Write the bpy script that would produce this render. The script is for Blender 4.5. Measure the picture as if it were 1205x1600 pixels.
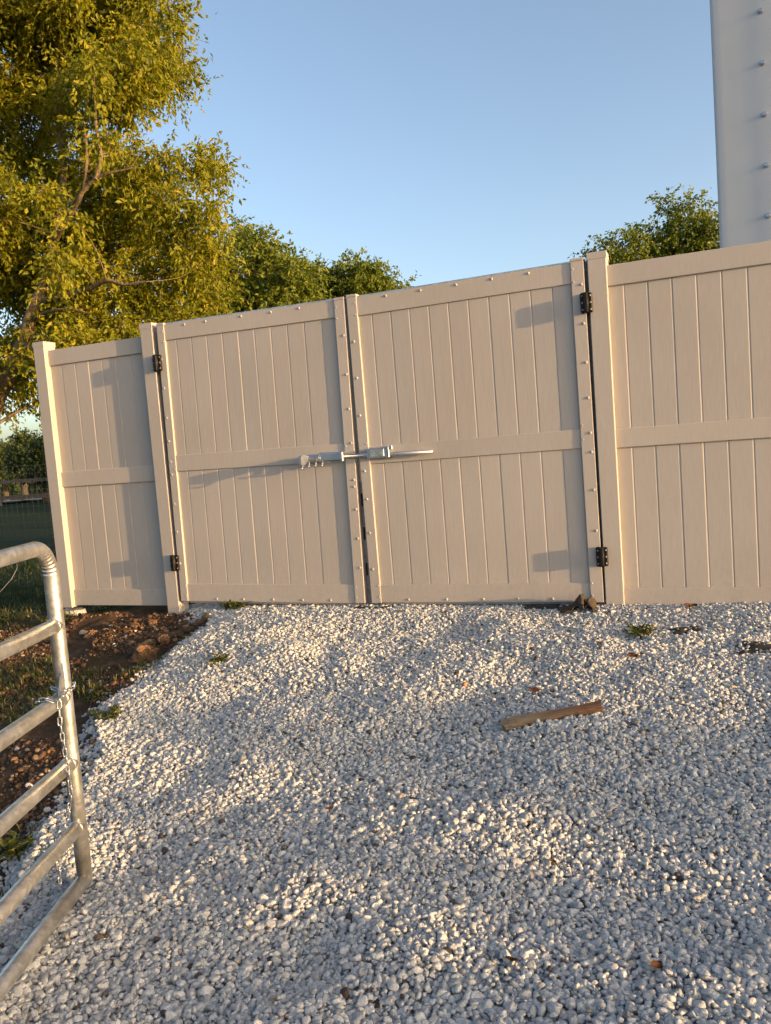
import bpy, bmesh, math, random
import numpy as np
from mathutils import Vector, Matrix

# ------------------------------------------------------------------ clear
for o in list(bpy.data.objects):
    bpy.data.objects.remove(o, do_unlink=True)
scene = bpy.context.scene
COL = scene.collection
random.seed(7)
RNG = np.random.default_rng(7)

# ------------------------------------------------------------------ camera
EYE = 1.47
cam_d = bpy.data.cameras.new("camera")
cam = bpy.data.objects.new("camera", cam_d)
COL.objects.link(cam)
cam_d.sensor_fit = 'VERTICAL'
cam_d.sensor_height = 24.0
cam_d.lens = 18.97
cam_d.clip_start = 0.05
cam_d.clip_end = 3000
cam.matrix_world = Matrix(((0.99705569, 0.07668087, 0.0, 0.0),
                           (-0.00627376, 0.08157557, -0.99664741, 0.0),
                           (-0.07642379, 0.99371297, 0.08181646, EYE),
                           (0, 0, 0, 1)))
scene.camera = cam

# ------------------------------------------------------------------ sky, sun, exposure
SUN_TO = Vector((0.8609, -0.5088, 0.0)).normalized()
SUN_EL = math.radians(5.2)
sun_vec = Vector((SUN_TO.x * math.cos(SUN_EL), SUN_TO.y * math.cos(SUN_EL), math.sin(SUN_EL)))
world = bpy.data.worlds.new("World")
scene.world = world
world.use_nodes = True
wn = world.node_tree
wn.nodes.clear()
w_out = wn.nodes.new('ShaderNodeOutputWorld')
w_bg = wn.nodes.new('ShaderNodeBackground')
w_sky = wn.nodes.new('ShaderNodeTexSky')
w_sky.sky_type = 'NISHITA'
w_sky.sun_disc = False
w_sky.sun_elevation = SUN_EL
w_sky.sun_rotation = math.atan2(SUN_TO.x, SUN_TO.y)
w_sky.altitude = 0
w_sky.air_density = 0.6
w_sky.dust_density = 2.8
w_sky.ozone_density = 0.6
w_bg.inputs['Strength'].default_value = 0.15
wn.links.new(w_sky.outputs[0], w_bg.inputs[0])
wn.links.new(w_bg.outputs[0], w_out.inputs[0])

sun_d = bpy.data.lights.new("sun", 'SUN')
sun_d.energy = 2.7
sun_d.angle = math.radians(0.5)
sun_d.color = (1.0, 0.63, 0.29)
sun = bpy.data.objects.new("sun", sun_d)
COL.objects.link(sun)
sun.rotation_euler = sun_vec.to_track_quat('Z', 'Y').to_euler()
sun.location = (20, -14, 6)

scene.view_settings.view_transform = 'Standard'
scene.view_settings.look = 'None'
scene.view_settings.gamma = 1.0
scene.view_settings.use_curve_mapping = False
scene.view_settings.exposure = 1.79

# ------------------------------------------------------------------ terrain functions
#<TERRAIN>
AZ = math.radians(22.281)
FD = 5.652
CA, SA = math.cos(AZ), math.sin(AZ)

def _hash(ix, iy, seed):
    h = (ix.astype(np.int64) * 374761393 + iy.astype(np.int64) * 668265263 + seed * 974711) & 0x7fffffff
    h = ((h ^ (h >> 13)) * 1274126177) & 0x7fffffff
    h = (h ^ (h >> 16)) & 0xffff
    return h / 65535.0 * 2 - 1

def vnoise(x, y, seed=0):
    x = np.asarray(x, float); y = np.asarray(y, float)
    ix = np.floor(x); iy = np.floor(y)
    fx = x - ix; fy = y - iy
    fx = fx * fx * fx * (fx * (fx * 6 - 15) + 10); fy = fy * fy * fy * (fy * (fy * 6 - 15) + 10)
    a = _hash(ix, iy, seed); b = _hash(ix + 1, iy, seed)
    c = _hash(ix, iy + 1, seed); d = _hash(ix + 1, iy + 1, seed)
    return (a * (1 - fx) + b * fx) * (1 - fy) + (c * (1 - fx) + d * fx) * fy

def sstep(a, b, x):
    t = np.clip((np.asarray(x, float) - a) / (b - a), 0, 1)
    return t * t * (3 - 2 * t)

def fence_sw(x, y):
    s = x * CA - (y - FD) * SA
    w = FD * CA - (x * SA + y * CA)
    return s, w

# left edge of the gravel, world metres (y, x)
EDGE_Y = np.array([-3.0, 0.0, 1.2, 2.2, 2.78, 3.0, 3.78, 4.32, 4.67, 5.02, 5.5, 6.1, 6.35, 9.0])
EDGE_X = np.array([-1.9, -1.70, -1.60, -1.50, -1.47, -1.485, -1.57, -1.66, -1.63, -1.49, -1.45, -1.43, -1.62, -1.7])

def gravel_d(x, y):
    """signed distance-ish inside the gravel (positive inside)"""
    e = np.interp(y, EDGE_Y, EDGE_X)
    e = e + 0.05 * vnoise(y * 2.3, y * 0 + 3, 11) + 0.03 * vnoise(y * 7, y * 0 + 1, 12)
    return x - e

def base_h(x, y):
    s, w = fence_sw(x, y)
    hf = np.interp(s, [-8, -3.2, -1.9, -0.2, 1.5, 3.0, 9], [0.20, 0.275, 0.295, 0.325, 0.345, 0.36, 0.36])
    t = np.clip((w - 0.1) / 2.95, 0, 1)
    g = 1 - 0.5 * t - 0.5 * t * t * (3 - 2 * t)
    back = np.clip((-w) / 8.0, 0, 1)
    h = hf * g - 0.14 * back
    return h

def gravel_h(x, y):
    s, w = fence_sw(x, y)
    k = np.clip((w - 0.05) / 0.5, 0, 1)
    u = 0.042 * vnoise(x * 1.15 + 3.1, y * 1.25 + 1.7, 21) + 0.019 * vnoise(x * 2.9, y * 3.1, 22) + 0.007 * vnoise(x * 7, y * 7, 23)
    return base_h(x, y) + u * (0.25 + 0.75 * k)

def ground_h(x, y):
    gd = gravel_d(x, y)
    m = sstep(-0.05, 0.10, gd)
    rough = 0.030 * vnoise(x * 1.7, y * 1.7, 31) + 0.022 * vnoise(x * 4.3, y * 4.3, 32) + 0.014 * vnoise(x * 11, y * 11, 33) + 0.006 * vnoise(x * 27, y * 27, 34)
    dist = np.hypot(x, y)
    rough = rough * (1 - sstep(9, 14, dist))
    far = 0.35 * vnoise(x / 14.0, y / 14.0, 35) * sstep(16, 40, dist)
    return (base_h(x, y) - 0.035 + rough + far) * (1 - m) + (gravel_h(x, y) - 0.008) * m
#</TERRAIN>
H1 = lambda f, x, y: float(f(np.array([x]), np.array([y]))[0])

# ------------------------------------------------------------------ helpers
def tag(o, label=None, cat=None, group=None, kind=None):
    if label: o['label'] = label
    if cat: o['category'] = cat
    if group: o['group'] = group
    if kind: o['kind'] = kind
    return o

def empty(name, loc, rz=0.0):
    o = bpy.data.objects.new(name, None)
    o.empty_display_size = 0.1
    o.location = loc
    o.rotation_euler = (0, 0, rz)
    COL.objects.link(o)
    return o

def link_mesh(name, me, mat=None, parent=None, loc=None, rot=None):
    o = bpy.data.objects.new(name, me)
    if mat is not None and len(me.materials) == 0:
        me.materials.append(mat)
    COL.objects.link(o)
    if parent is not None: o.parent = parent
    if loc is not None: o.location = loc
    if rot is not None: o.rotation_euler = rot
    return o

def np_mesh(name, verts, faces, smooth=False):
    """verts (n,3); faces (m,3) or (m,4) arrays"""
    me = bpy.data.meshes.new(name)
    verts = np.asarray(verts, np.float32); faces = np.asarray(faces, np.int32)
    k = faces.shape[1] if len(faces) else 3
    me.vertices.add(len(verts)); me.vertices.foreach_set('co', verts.ravel())
    if len(faces):
        me.loops.add(faces.size); me.loops.foreach_set('vertex_index', faces.ravel())
        me.polygons.add(len(faces))
        me.polygons.foreach_set('loop_start', np.arange(0, faces.size, k, dtype=np.int32))
        me.polygons.foreach_set('loop_total', np.full(len(faces), k, np.int32))
        me.polygons.foreach_set('use_smooth', np.full(len(faces), smooth, bool))
    me.update(calc_edges=True)
    me.validate()
    return me

def bm_mesh(name, bm, smooth=False):
    me = bpy.data.meshes.new(name)
    bmesh.ops.recalc_face_normals(bm, faces=bm.faces[:])
    if smooth:
        for f in bm.faces: f.smooth = True
    bm.to_mesh(me); bm.free()
    return me

def add_box(bm, x0, x1, y0, y1, z0, z1, bev=0.0, seg=1):
    vs = [bm.verts.new(p) for p in ((x0, y0, z0), (x1, y0, z0), (x1, y1, z0), (x0, y1, z0),
                                    (x0, y0, z1), (x1, y0, z1), (x1, y1, z1), (x0, y1, z1))]
    fs = [bm.faces.new([vs[i] for i in f]) for f in ((0, 3, 2, 1), (4, 5, 6, 7), (0, 1, 5, 4), (1, 2, 6, 5), (2, 3, 7, 6), (3, 0, 4, 7))]
    if bev > 0:
        es = list({e for f in fs for e in f.edges})
        bmesh.ops.bevel(bm, geom=es, offset=bev, segments=seg, affect='EDGES', profile=0.5)
    return bm

def box_mesh(name, x0, x1, y0, y1, z0, z1, bev=0.0, seg=1):
    return bm_mesh(name, add_box(bmesh.new(), x0, x1, y0, y1, z0, z1, bev, seg))

def prism_mesh(name, prof, z0, z1):
    """closed profile [(x,y)] (ccw) extruded in z"""
    bm = bmesh.new()
    a = [bm.verts.new((p[0], p[1], z0)) for p in prof]
    b = [bm.verts.new((p[0], p[1], z1)) for p in prof]
    n = len(prof)
    for i in range(n):
        bm.faces.new((a[i], a[(i + 1) % n], b[(i + 1) % n], b[i]))
    bm.faces.new(a[::-1]); bm.faces.new(b)
    return bm_mesh(name, bm)

def frames_along(pts):
    pts = [Vector(p) for p in pts]
    n = len(pts)
    tans = []
    for i in range(n):
        t = pts[min(i + 1, n - 1)] - pts[max(i - 1, 0)]
        tans.append(t.normalized())
    ref = Vector((0, 0, 1)) if abs(tans[0].z) < 0.9 else Vector((1, 0, 0))
    u = ref.cross(tans[0]).normalized()
    out = []
    for t in tans:
        u = (u - t * u.dot(t))
        u = u.normalized() if u.length > 1e-6 else t.orthogonal().normalized()
        v = t.cross(u)
        out.append((u, v, t))
    return pts, out

def tube_arrays(pts, radii, seg=8, closed=False, cap=True):
    pts, fr = frames_along(pts)
    V = []; F = []
    n = len(pts)
    for p, (u, v, t), r in zip(pts, fr, radii):
        for k in range(seg):
            a = 2 * math.pi * k / seg
            V.append(p + u * (r * math.cos(a)) + v * (r * math.sin(a)))
    m = n if closed else n - 1
    for i in range(m):
        j = (i + 1) % n
        for k in range(seg):
            k2 = (k + 1) % seg
            F.append((i * seg + k, i * seg + k2, j * seg + k2, j * seg + k))
    if cap and not closed:
        c0 = len(V); V.append(pts[0]); V.append(pts[-1])
        for k in range(seg):
            k2 = (k + 1) % seg
            F.append((c0, k2, k, k)); F.append((c0 + 1, (n - 1) * seg + k, (n - 1) * seg + k2, (n - 1) * seg + k2))
    return V, F

def tube_mesh(name, parts, seg=10, smooth=True, closed=False):
    """parts: list of (pts, radii)"""
    bm = bmesh.new()
    for pts, radii in parts:
        if not hasattr(radii, '__len__'): radii = [radii] * len(pts)
        V, F = tube_arrays(pts, radii, seg, closed)
        vs = [bm.verts.new(v) for v in V]
        for f in F:
            idx = []
            for i in f:
                if i not in idx: idx.append(i)
            try: bm.faces.new([vs[i] for i in idx])
            except ValueError: pass
    return bm_mesh(name, bm, smooth)

def attr(me, name, data, typ='FLOAT', dom='POINT'):
    a = me.attributes.new(name, typ, dom)
    data = np.asarray(data, np.float32)
    if typ == 'FLOAT': a.data.foreach_set('value', data.ravel())
    elif typ == 'FLOAT_VECTOR': a.data.foreach_set('vector', data.ravel())
    return a

# ------------------------------------------------------------------ materials
class NT:
    def __init__(self, name):
        self.m = bpy.data.materials.new(name)
        self.m.use_nodes = True
        self.t = self.m.node_tree
        self.b = self.t.nodes['Principled BSDF']
    def n(self, typ, **kw):
        nd = self.t.nodes.new(typ)
        for k, v in kw.items():
            if k.startswith('i_'):
                nd.inputs[k[2:].replace('_', ' ')].default_value = v
            else: setattr(nd, k, v)
        return nd
    def l(self, a, b): self.t.links.new(a, b)
    def noise(self, scale, detail=3, rough=0.55, vec=None, dist=0.0):
        nd = self.n('ShaderNodeTexNoise')
        nd.inputs['Scale'].default_value = scale; nd.inputs['Detail'].default_value = detail
        nd.inputs['Roughness'].default_value = rough; nd.inputs['Distortion'].default_value = dist
        if vec is not None: self.l(vec, nd.inputs['Vector'])
        return nd
    def ramp(self, fac, stops):
        nd = self.n('ShaderNodeValToRGB')
        el = nd.color_ramp.elements
        while len(el) > 1: el.remove(el[0])
        el[0].position = stops[0][0]; el[0].color = (*stops[0][1], 1)
        for p, c in stops[1:]:
            e = el.new(p); e.color = (*c, 1)
        self.l(fac, nd.inputs['Fac'])
        return nd
    def mix(self, fac, a, b, blend='MIX'):
        nd = self.n('ShaderNodeMix', data_type='RGBA', blend_type=blend)
        for v, s in ((fac, 0), (a, 6), (b, 7)):
            if hasattr(v, 'links'): self.l(v, nd.inputs[s])
            elif s == 0: nd.inputs[0].default_value = v
            else: nd.inputs[s].default_value = (*v, 1)
        return nd.outputs[2]
    def coord(self, scale=(1, 1, 1), which='Object'):
        tc = self.n('ShaderNodeTexCoord'); mp = self.n('ShaderNodeMapping')
        mp.inputs['Scale'].default_value = scale
        self.l(tc.outputs[which], mp.inputs['Vector'])
        return mp.outputs[0]
    def bump(self, h, strength=0.3, dist=0.01):
        nd = self.n('ShaderNodeBump')
        nd.inputs['Strength'].default_value = strength; nd.inputs['Distance'].default_value = dist
        self.l(h, nd.inputs['Height']); self.l(nd.outputs[0], self.b.inputs['Normal'])
        return nd

def mat_vinyl():
    k = NT('vinyl')
    v = k.coord((60, 60, 3.0))
    gr = k.noise(3.0, 4, 0.6, v)
    pos = k.n('ShaderNodeNewGeometry')
    big = k.noise(1.3, 3, 0.5, pos.outputs['Position'])
    c1 = k.ramp(gr.outputs['Fac'], [(0.3, (0.376, 0.343, 0.318)), (0.7, (0.423, 0.385, 0.356))])
    oi = k.n('ShaderNodeObjectInfo')
    c2 = k.mix(oi.outputs['Random'], (0.96, 0.965, 0.97), (1.03, 1.02, 1.01))
    c3 = k.mix(1.0, c1.outputs[0], c2, 'MULTIPLY')
    c4 = k.ramp(big.outputs['Fac'], [(0.35, (0.95, 0.945, 0.93)), (0.65, (1.02, 1.02, 1.02))])
    c5 = k.mix(1.0, c3, c4.outputs[0], 'MULTIPLY')
    sxyz = k.n('ShaderNodeSeparateXYZ'); k.l(pos.outputs['Position'], sxyz.inputs[0])
    low = k.n('ShaderNodeMapRange'); low.inputs[1].default_value = 0.75; low.inputs[2].default_value = 0.33
    k.l(sxyz.outputs[2], low.inputs[0])
    spl = k.noise(26, 5, 0.7, pos.outputs['Position'])
    sr = k.ramp(spl.outputs['Fac'], [(0.50, (0, 0, 0)), (0.72, (1, 1, 1))])
    mm = k.n('ShaderNodeMath', operation='MULTIPLY'); k.l(low.outputs[0], mm.inputs[0]); k.l(sr.outputs[0], mm.inputs[1])
    m2 = k.n('ShaderNodeMath', operation='MULTIPLY'); k.l(mm.outputs[0], m2.inputs[0]); m2.inputs[1].default_value = 0.35
    c6 = k.mix(m2.outputs[0], c5, (0.27, 0.215, 0.165))
    sv = k.n('ShaderNodeMapping'); sv.inputs['Scale'].default_value = (3.0, 3.0, 16.0); sv.inputs['Rotation'].default_value = (0.3, 0.2, 0.1)
    k.l(pos.outputs['Position'], sv.inputs['Vector'])
    scf = k.noise(1.7, 6, 0.75, sv.outputs[0], 0.8)
    s2 = k.ramp(scf.outputs['Fac'], [(0.66, (0, 0, 0)), (0.70, (0.35, 0.35, 0.35))])
    c7 = k.mix(s2.outputs[0], c6, (0.50, 0.46, 0.42))
    k.l(c7, k.b.inputs['Base Color'])
    k.b.inputs['Roughness'].default_value = 0.55
    k.b.inputs['Specular IOR Level'].default_value = 0.35
    k.bump(gr.outputs['Fac'], 0.12, 0.0008)
    return k.m

def mat_simple(name, col, rough=0.6, metal=0.0, var=0.15, scale=20, bump=0.2, bd=0.003, spec=0.4):
    k = NT(name)
    pos = k.n('ShaderNodeNewGeometry')
    nz = k.noise(scale, 4, 0.6, pos.outputs['Position'])
    c = k.ramp(nz.outputs['Fac'], [(0.25, tuple(max(0, x * (1 - var)) for x in col)), (0.75, tuple(min(1, x * (1 + var)) for x in col))])
    k.l(c.outputs[0], k.b.inputs['Base Color'])
    k.b.inputs['Roughness'].default_value = rough
    k.b.inputs['Metallic'].default_value = metal
    k.b.inputs['Specular IOR Level'].default_value = spec
    if bump: k.bump(nz.outputs['Fac'], bump, bd)
    return k.m

def mat_galv():
    k = NT('galvanised_steel')
    pos = k.n('ShaderNodeNewGeometry')
    vo = k.n('ShaderNodeTexVoronoi'); vo.inputs['Scale'].default_value = 55
    k.l(pos.outputs['Position'], vo.inputs['Vector'])
    nz = k.noise(14, 5, 0.6, pos.outputs['Position'])
    c = k.ramp(vo.outputs['Color'], [(0.2, (0.50, 0.50, 0.49)), (0.8, (0.66, 0.66, 0.64))])
    st = k.ramp(nz.outputs['Fac'], [(0.35, (0.78, 0.75, 0.70)), (0.6, (1, 1, 1))])
    k.l(k.mix(1.0, c.outputs[0], st.outputs[0], 'MULTIPLY'), k.b.inputs['Base Color'])
    k.b.inputs['Metallic'].default_value = 0.88
    r = k.n('ShaderNodeMapRange'); r.inputs[3].default_value = 0.27; r.inputs[4].default_value = 0.46
    k.l(nz.outputs['Fac'], r.inputs[0]); k.l(r.outputs[0], k.b.inputs['Roughness'])
    k.bump(nz.outputs['Fac'], 0.15, 0.002)
    return k.m

def mat_stone(name, stops, dark):
    k = NT(name)
    a = k.n('ShaderNodeAttribute', attribute_type='INSTANCER', attribute_name='tint')
    tc = k.n('ShaderNodeTexCoord')
    nz = k.noise(2.2, 4, 0.6, tc.outputs['Object'])
    c = k.ramp(a.outputs['Fac'], stops)
    m = k.ramp(nz.outputs['Fac'], [(0.3, (0.78, 0.78, 0.78)), (0.7, (1.08, 1.08, 1.08))])
    k.l(k.mix(1.0, c.outputs[0], m.outputs[0], 'MULTIPLY'), k.b.inputs['Base Color'])
    k.b.inputs['Roughness'].default_value = 0.85
    k.b.inputs['Specular IOR Level'].default_value = 0.2
    k.bump(nz.outputs['Fac'], 0.25, 0.15)
    return k.m

def mat_leaf(name, c0, c1, c2, trans=0.35):
    k = NT(name)
    a = k.n('ShaderNodeAttribute', attribute_type='GEOMETRY', attribute_name='var')
    c = k.ramp(a.outputs['Fac'], [(0.0, c0), (0.55, c1), (1.0, c2)])
    k.l(c.outputs[0], k.b.inputs['Base Color'])
    k.b.inputs['Roughness'].default_value = 0.5
    k.b.inputs['Specular IOR Level'].default_value = 0.3
    tr = k.n('ShaderNodeBsdfTranslucent')
    k.l(k.mix(1.0, c.outputs[0], (1.25, 1.2, 0.6), 'MULTIPLY'), tr.inputs['Color'])
    mx = k.n('ShaderNodeMixShader'); mx.inputs[0].default_value = trans
    k.l(k.b.outputs[0], mx.inputs[1]); k.l(tr.outputs[0], mx.inputs[2])
    k.l(mx.outputs[0], k.t.nodes['Material Output'].inputs['Surface'])
    return k.m

def mat_ground():
    k = NT('ground_soil_and_turf')
    pos = k.n('ShaderNodeNewGeometry')
    P = pos.outputs['Position']
    n1 = k.noise(9, 6, 0.65, P); n2 = k.noise(60, 4, 0.6, P); n3 = k.noise(0.9, 4, 0.55, P)
    soil = k.ramp(n1.outputs['Fac'], [(0.28, (0.034, 0.022, 0.014)), (0.5, (0.075, 0.047, 0.029)), (0.75, (0.16, 0.105, 0.065))])
    turf = k.ramp(n2.outputs['Fac'], [(0.3, (0.010, 0.018, 0.006)), (0.7, (0.026, 0.042, 0.013))])
    dust = k.ramp(n2.outputs['Fac'], [(0.3, (0.28, 0.278, 0.272)), (0.7, (0.40, 0.395, 0.385))])
    ga = k.n('ShaderNodeAttribute', attribute_type='GEOMETRY', attribute_name='gravel')
    ta = k.n('ShaderNodeAttribute', attribute_type='GEOMETRY', attribute_name='turf')
    c = k.mix(ta.outputs['Fac'], soil.outputs[0], turf.outputs[0])
    c = k.mix(ga.outputs['Fac'], c, dust.outputs[0])
    k.l(c, k.b.inputs['Base Color'])
    k.b.inputs['Roughness'].default_value = 0.95
    k.b.inputs['Specular IOR Level'].default_value = 0.1
    k.bump(n2.outputs['Fac'], 1.0, 0.02)
    return k.m

def mat_bark(name, c0, c1):
    k = NT(name)
    pos = k.n('ShaderNodeNewGeometry')
    mp = k.n('ShaderNodeMapping'); mp.inputs['Scale'].default_value = (9, 9, 2.2)
    k.l(pos.outputs['Position'], mp.inputs['Vector'])
    nz = k.noise(2.2, 6, 0.65, mp.outputs[0], 0.6)
    c = k.ramp(nz.outputs['Fac'], [(0.3, c0), (0.7, c1)])
    k.l(c.outputs[0], k.b.inputs['Base Color'])
    k.b.inputs['Roughness'].default_value = 0.9
    k.bump(nz.outputs['Fac'], 0.7, 0.03)
    return k.m

M = {}
M['vinyl'] = mat_vinyl()
M['galv'] = mat_galv()
M['zinc'] = mat_simple('bright_zinc', (0.42, 0.45, 0.50), 0.36, 0.92, 0.06, 40, 0.05, 0.001)
M['steel_worn'] = mat_simple('worn_steel', (0.30, 0.29, 0.29), 0.6, 0.5, 0.35, 60, 0.3, 0.002)
M['black'] = mat_simple('black_hinge_coat', (0.006, 0.006, 0.006), 0.5, 0.0, 0.2, 60, 0.15, 0.001, 0.22)
M['slot'] = mat_simple('slot_black', (0.004, 0.004, 0.004), 0.9, 0.0, 0.1, 20, 0, 0)
M['fabric'] = mat_simple('black_woven_fabric', (0.022, 0.020, 0.019), 0.85, 0.0, 0.3, 200, 0.4, 0.002)
M['fabric_muddy'] = mat_simple('muddy_fabric', (0.042, 0.030, 0.021), 0.9, 0.0, 0.5, 25, 0.5, 0.006)
M['soil'] = mat_simple('soil_clod', (0.15, 0.085, 0.048), 0.95, 0.0, 0.45, 40, 0.7, 0.01, 0.1)
M['concrete'] = mat_simple('concrete', (0.32, 0.31, 0.29), 0.9, 0.0, 0.2, 40, 0.4, 0.004, 0.2)
M['white_metal'] = mat_simple('white_painted_steel', (0.58, 0.585, 0.60), 0.5, 0.0, 0.05, 1.3, 0.25, 0.02, 0.45)
M['gravel'] = mat_stone('limestone_gravel', [(0.0, (0.06, 0.045, 0.04)), (0.012, (0.10, 0.075, 0.06)), (0.02, (0.30, 0.31, 0.32)),
                                             (0.40, (0.425, 0.422, 0.420)), (0.85, (0.54, 0.533, 0.525)), (0.97, (0.63, 0.60, 0.55)), (1.0, (0.45, 0.35, 0.26))], 0.1)
M['clods'] = mat_stone('small_clods', [(0.0, (0.05, 0.028, 0.017)), (0.6, (0.11, 0.062, 0.036)), (0.94, (0.20, 0.13, 0.08)), (1.0, (0.38, 0.33, 0.27))], 0.1)
M['ground'] = mat_ground()
M['bark_light'] = mat_bark('bark_light', (0.070, 0.050, 0.030), (0.235, 0.165, 0.088))
M['bark_dark'] = mat_bark('bark_dark', (0.035, 0.027, 0.019), (0.09, 0.066, 0.046))
M['leaf_big'] = mat_leaf('leaf_olive', (0.095, 0.120, 0.010), (0.225, 0.228, 0.012), (0.38, 0.315, 0.020), 0.50)
M['leaf_mid'] = mat_leaf('leaf_green', (0.055, 0.090, 0.012), (0.13, 0.165, 0.016), (0.24, 0.24, 0.024), 0.40)
M['leaf_far'] = mat_leaf('leaf_far', (0.02, 0.038, 0.012), (0.045, 0.065, 0.018), (0.10, 0.11, 0.025), 0.25)
M['grass'] = mat_leaf('grass_blades', (0.022, 0.040, 0.010), (0.07, 0.085, 0.018), (0.20, 0.15, 0.055), 0.3)
M['lawn'] = mat_leaf('lawn_blades_shade', (0.012, 0.024, 0.007), (0.026, 0.044, 0.011), (0.055, 0.060, 0.018), 0.25)  # darker copy of the grass colours; deep shade is put into the blades
M['weed'] = mat_leaf('weed_leaf', (0.025, 0.042, 0.010), (0.06, 0.078, 0.015), (0.20, 0.17, 0.03), 0.3)
M['rail_wood'] = mat_simple('weathered_rail_wood', (0.075, 0.068, 0.062), 0.9, 0.0, 0.3, 8, 0.4, 0.01)
M['asphalt'] = mat_simple('pale_road', (0.22, 0.22, 0.23), 0.95, 0.0, 0.15, 3, 0.3, 0.01)
M['wire'] = mat_simple('fence_wire', (0.16, 0.16, 0.16), 0.6, 0.6, 0.2, 30, 0, 0)
M['red'] = mat_simple('red_cloth', (0.26, 0.016, 0.018), 0.7, 0.0, 0.15, 5, 0.1, 0.01)
M['stone_tan'] = mat_simple('tan_stone', (0.42, 0.33, 0.22), 0.9, 0.0, 0.2, 30, 0.4, 0.004)
M['stone_rust'] = mat_simple('rust_stone', (0.32, 0.17, 0.09), 0.9, 0.0, 0.25, 60, 0.4, 0.003)
M['dead_leaf'] = mat_simple('dead_leaf', (0.13, 0.055, 0.025), 0.8, 0.0, 0.5, 60, 0.3, 0.003)

def mat_stake():
    k = NT('split_wood')
    v = k.coord((4, 60, 60))
    nz = k.noise(1.5, 5, 0.6, v)
    tc = k.n('ShaderNodeTexCoord'); sx = k.n('ShaderNodeSeparateXYZ'); k.l(tc.outputs['Object'], sx.inputs[0])
    mr = k.n('ShaderNodeMapRange'); mr.inputs[1].default_value = -0.12; mr.inputs[2].default_value = 0.16
    k.l(sx.outputs[0], mr.inputs[0])
    a = k.ramp(nz.outputs['Fac'], [(0.3, (0.10, 0.070, 0.045)), (0.7, (0.22, 0.165, 0.11))])
    b = k.ramp(nz.outputs['Fac'], [(0.3, (0.065, 0.030, 0.017)), (0.7, (0.15, 0.075, 0.042))])
    k.l(k.mix(mr.outputs[0], a.outputs[0], b.outputs[0]), k.b.inputs['Base Color'])
    k.b.inputs['Roughness'].default_value = 0.85
    k.bump(nz.outputs['Fac'], 0.6, 0.006)
    return k.m
M['stake'] = mat_stake()

# ================================================================== GROUND
def axis(a, b, step, far, n):
    mid = np.arange(a, b + step * 0.5, step)
    g = np.geomspace(step * 2, far, n)
    return np.concatenate([a - g[::-1], mid, b + g])
xs = axis(-5.0, 4.6, 0.04, 900, 34)
ys = axis(0.6, 9.0, 0.04, 900, 34)
GX, GY = np.meshgrid(xs, ys)
gx, gy = GX.ravel(), GY.ravel()
gz = ground_h(gx, gy)
nx, ny = len(xs), len(ys)
ii = (np.arange(ny - 1)[:, None] * nx + np.arange(nx - 1)[None, :]).ravel()
gf = np.stack([ii, ii + 1, ii + 1 + nx, ii + nx], 1)
gme = np_mesh('ground', np.stack([gx, gy, gz], 1), gf, True)
gdist = gravel_d(gx, gy)
_s, _w = fence_sw(gx, gy)
gm = sstep(0.0, 0.08, gdist) * (_w > -1.2)
# bare soil near the left fence panel, turf further left and behind
bare = np.exp(-(((_s + 2.3) / 1.0) ** 2 + ((_w - 0.35) / 0.75) ** 2)) + np.exp(-(((gx + 1.75) / 0.35) ** 2 + ((gy - 4.0) / 1.2) ** 2))
turf = np.clip(1.0 - 1.3 * bare + 0.45 * vnoise(gx * 2.0, gy * 2.0, 41) + 0.25 * vnoise(gx * 6, gy * 6, 42), 0, 1) * (1 - gm)
turf = np.where(_w < -0.3, np.clip(turf + 0.6, 0, 1), turf)
turf = np.where(_w > -0.1, np.minimum(turf, 0.22), turf)
attr(gme, 'gravel', gm); attr(gme, 'turf', turf)
tag(link_mesh('ground', gme, M['ground']), kind='structure')

# ------------------------------------------------------------------ stone variants + instancing in one object
def ico_dirs(sub):
    bm = bmesh.new(); bmesh.ops.create_icosphere(bm, subdivisions=sub, radius=1.0)
    bm.verts.ensure_lookup_table()
    v = np.array([p.co[:] for p in bm.verts]); f = np.array([[q.index for q in p.verts] for p in bm.faces]); bm.free()
    return v, f
ICO4 = ico_dirs(4); ICO3 = ico_dirs(3); ICO2 = ico_dirs(2)

def rock(dirs, rng, planes=13, soft=14.0, axes=(1, 0.8, 0.62)):
    n = rng.normal(size=(planes, 3)); n /= np.linalg.norm(n, axis=1)[:, None]
    h = rng.uniform(0.72, 1.0, planes)
    d = np.maximum(dirs @ n.T, 1e-3) / h
    inv = (np.sum(d ** soft, 1) + 0.8 ** soft) ** (1 / soft)
    r = 1 / inv
    v = dirs * r[:, None] * np.array(axes) * 0.5 * rng.uniform(0.92, 1.08, 3)
    return v

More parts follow.
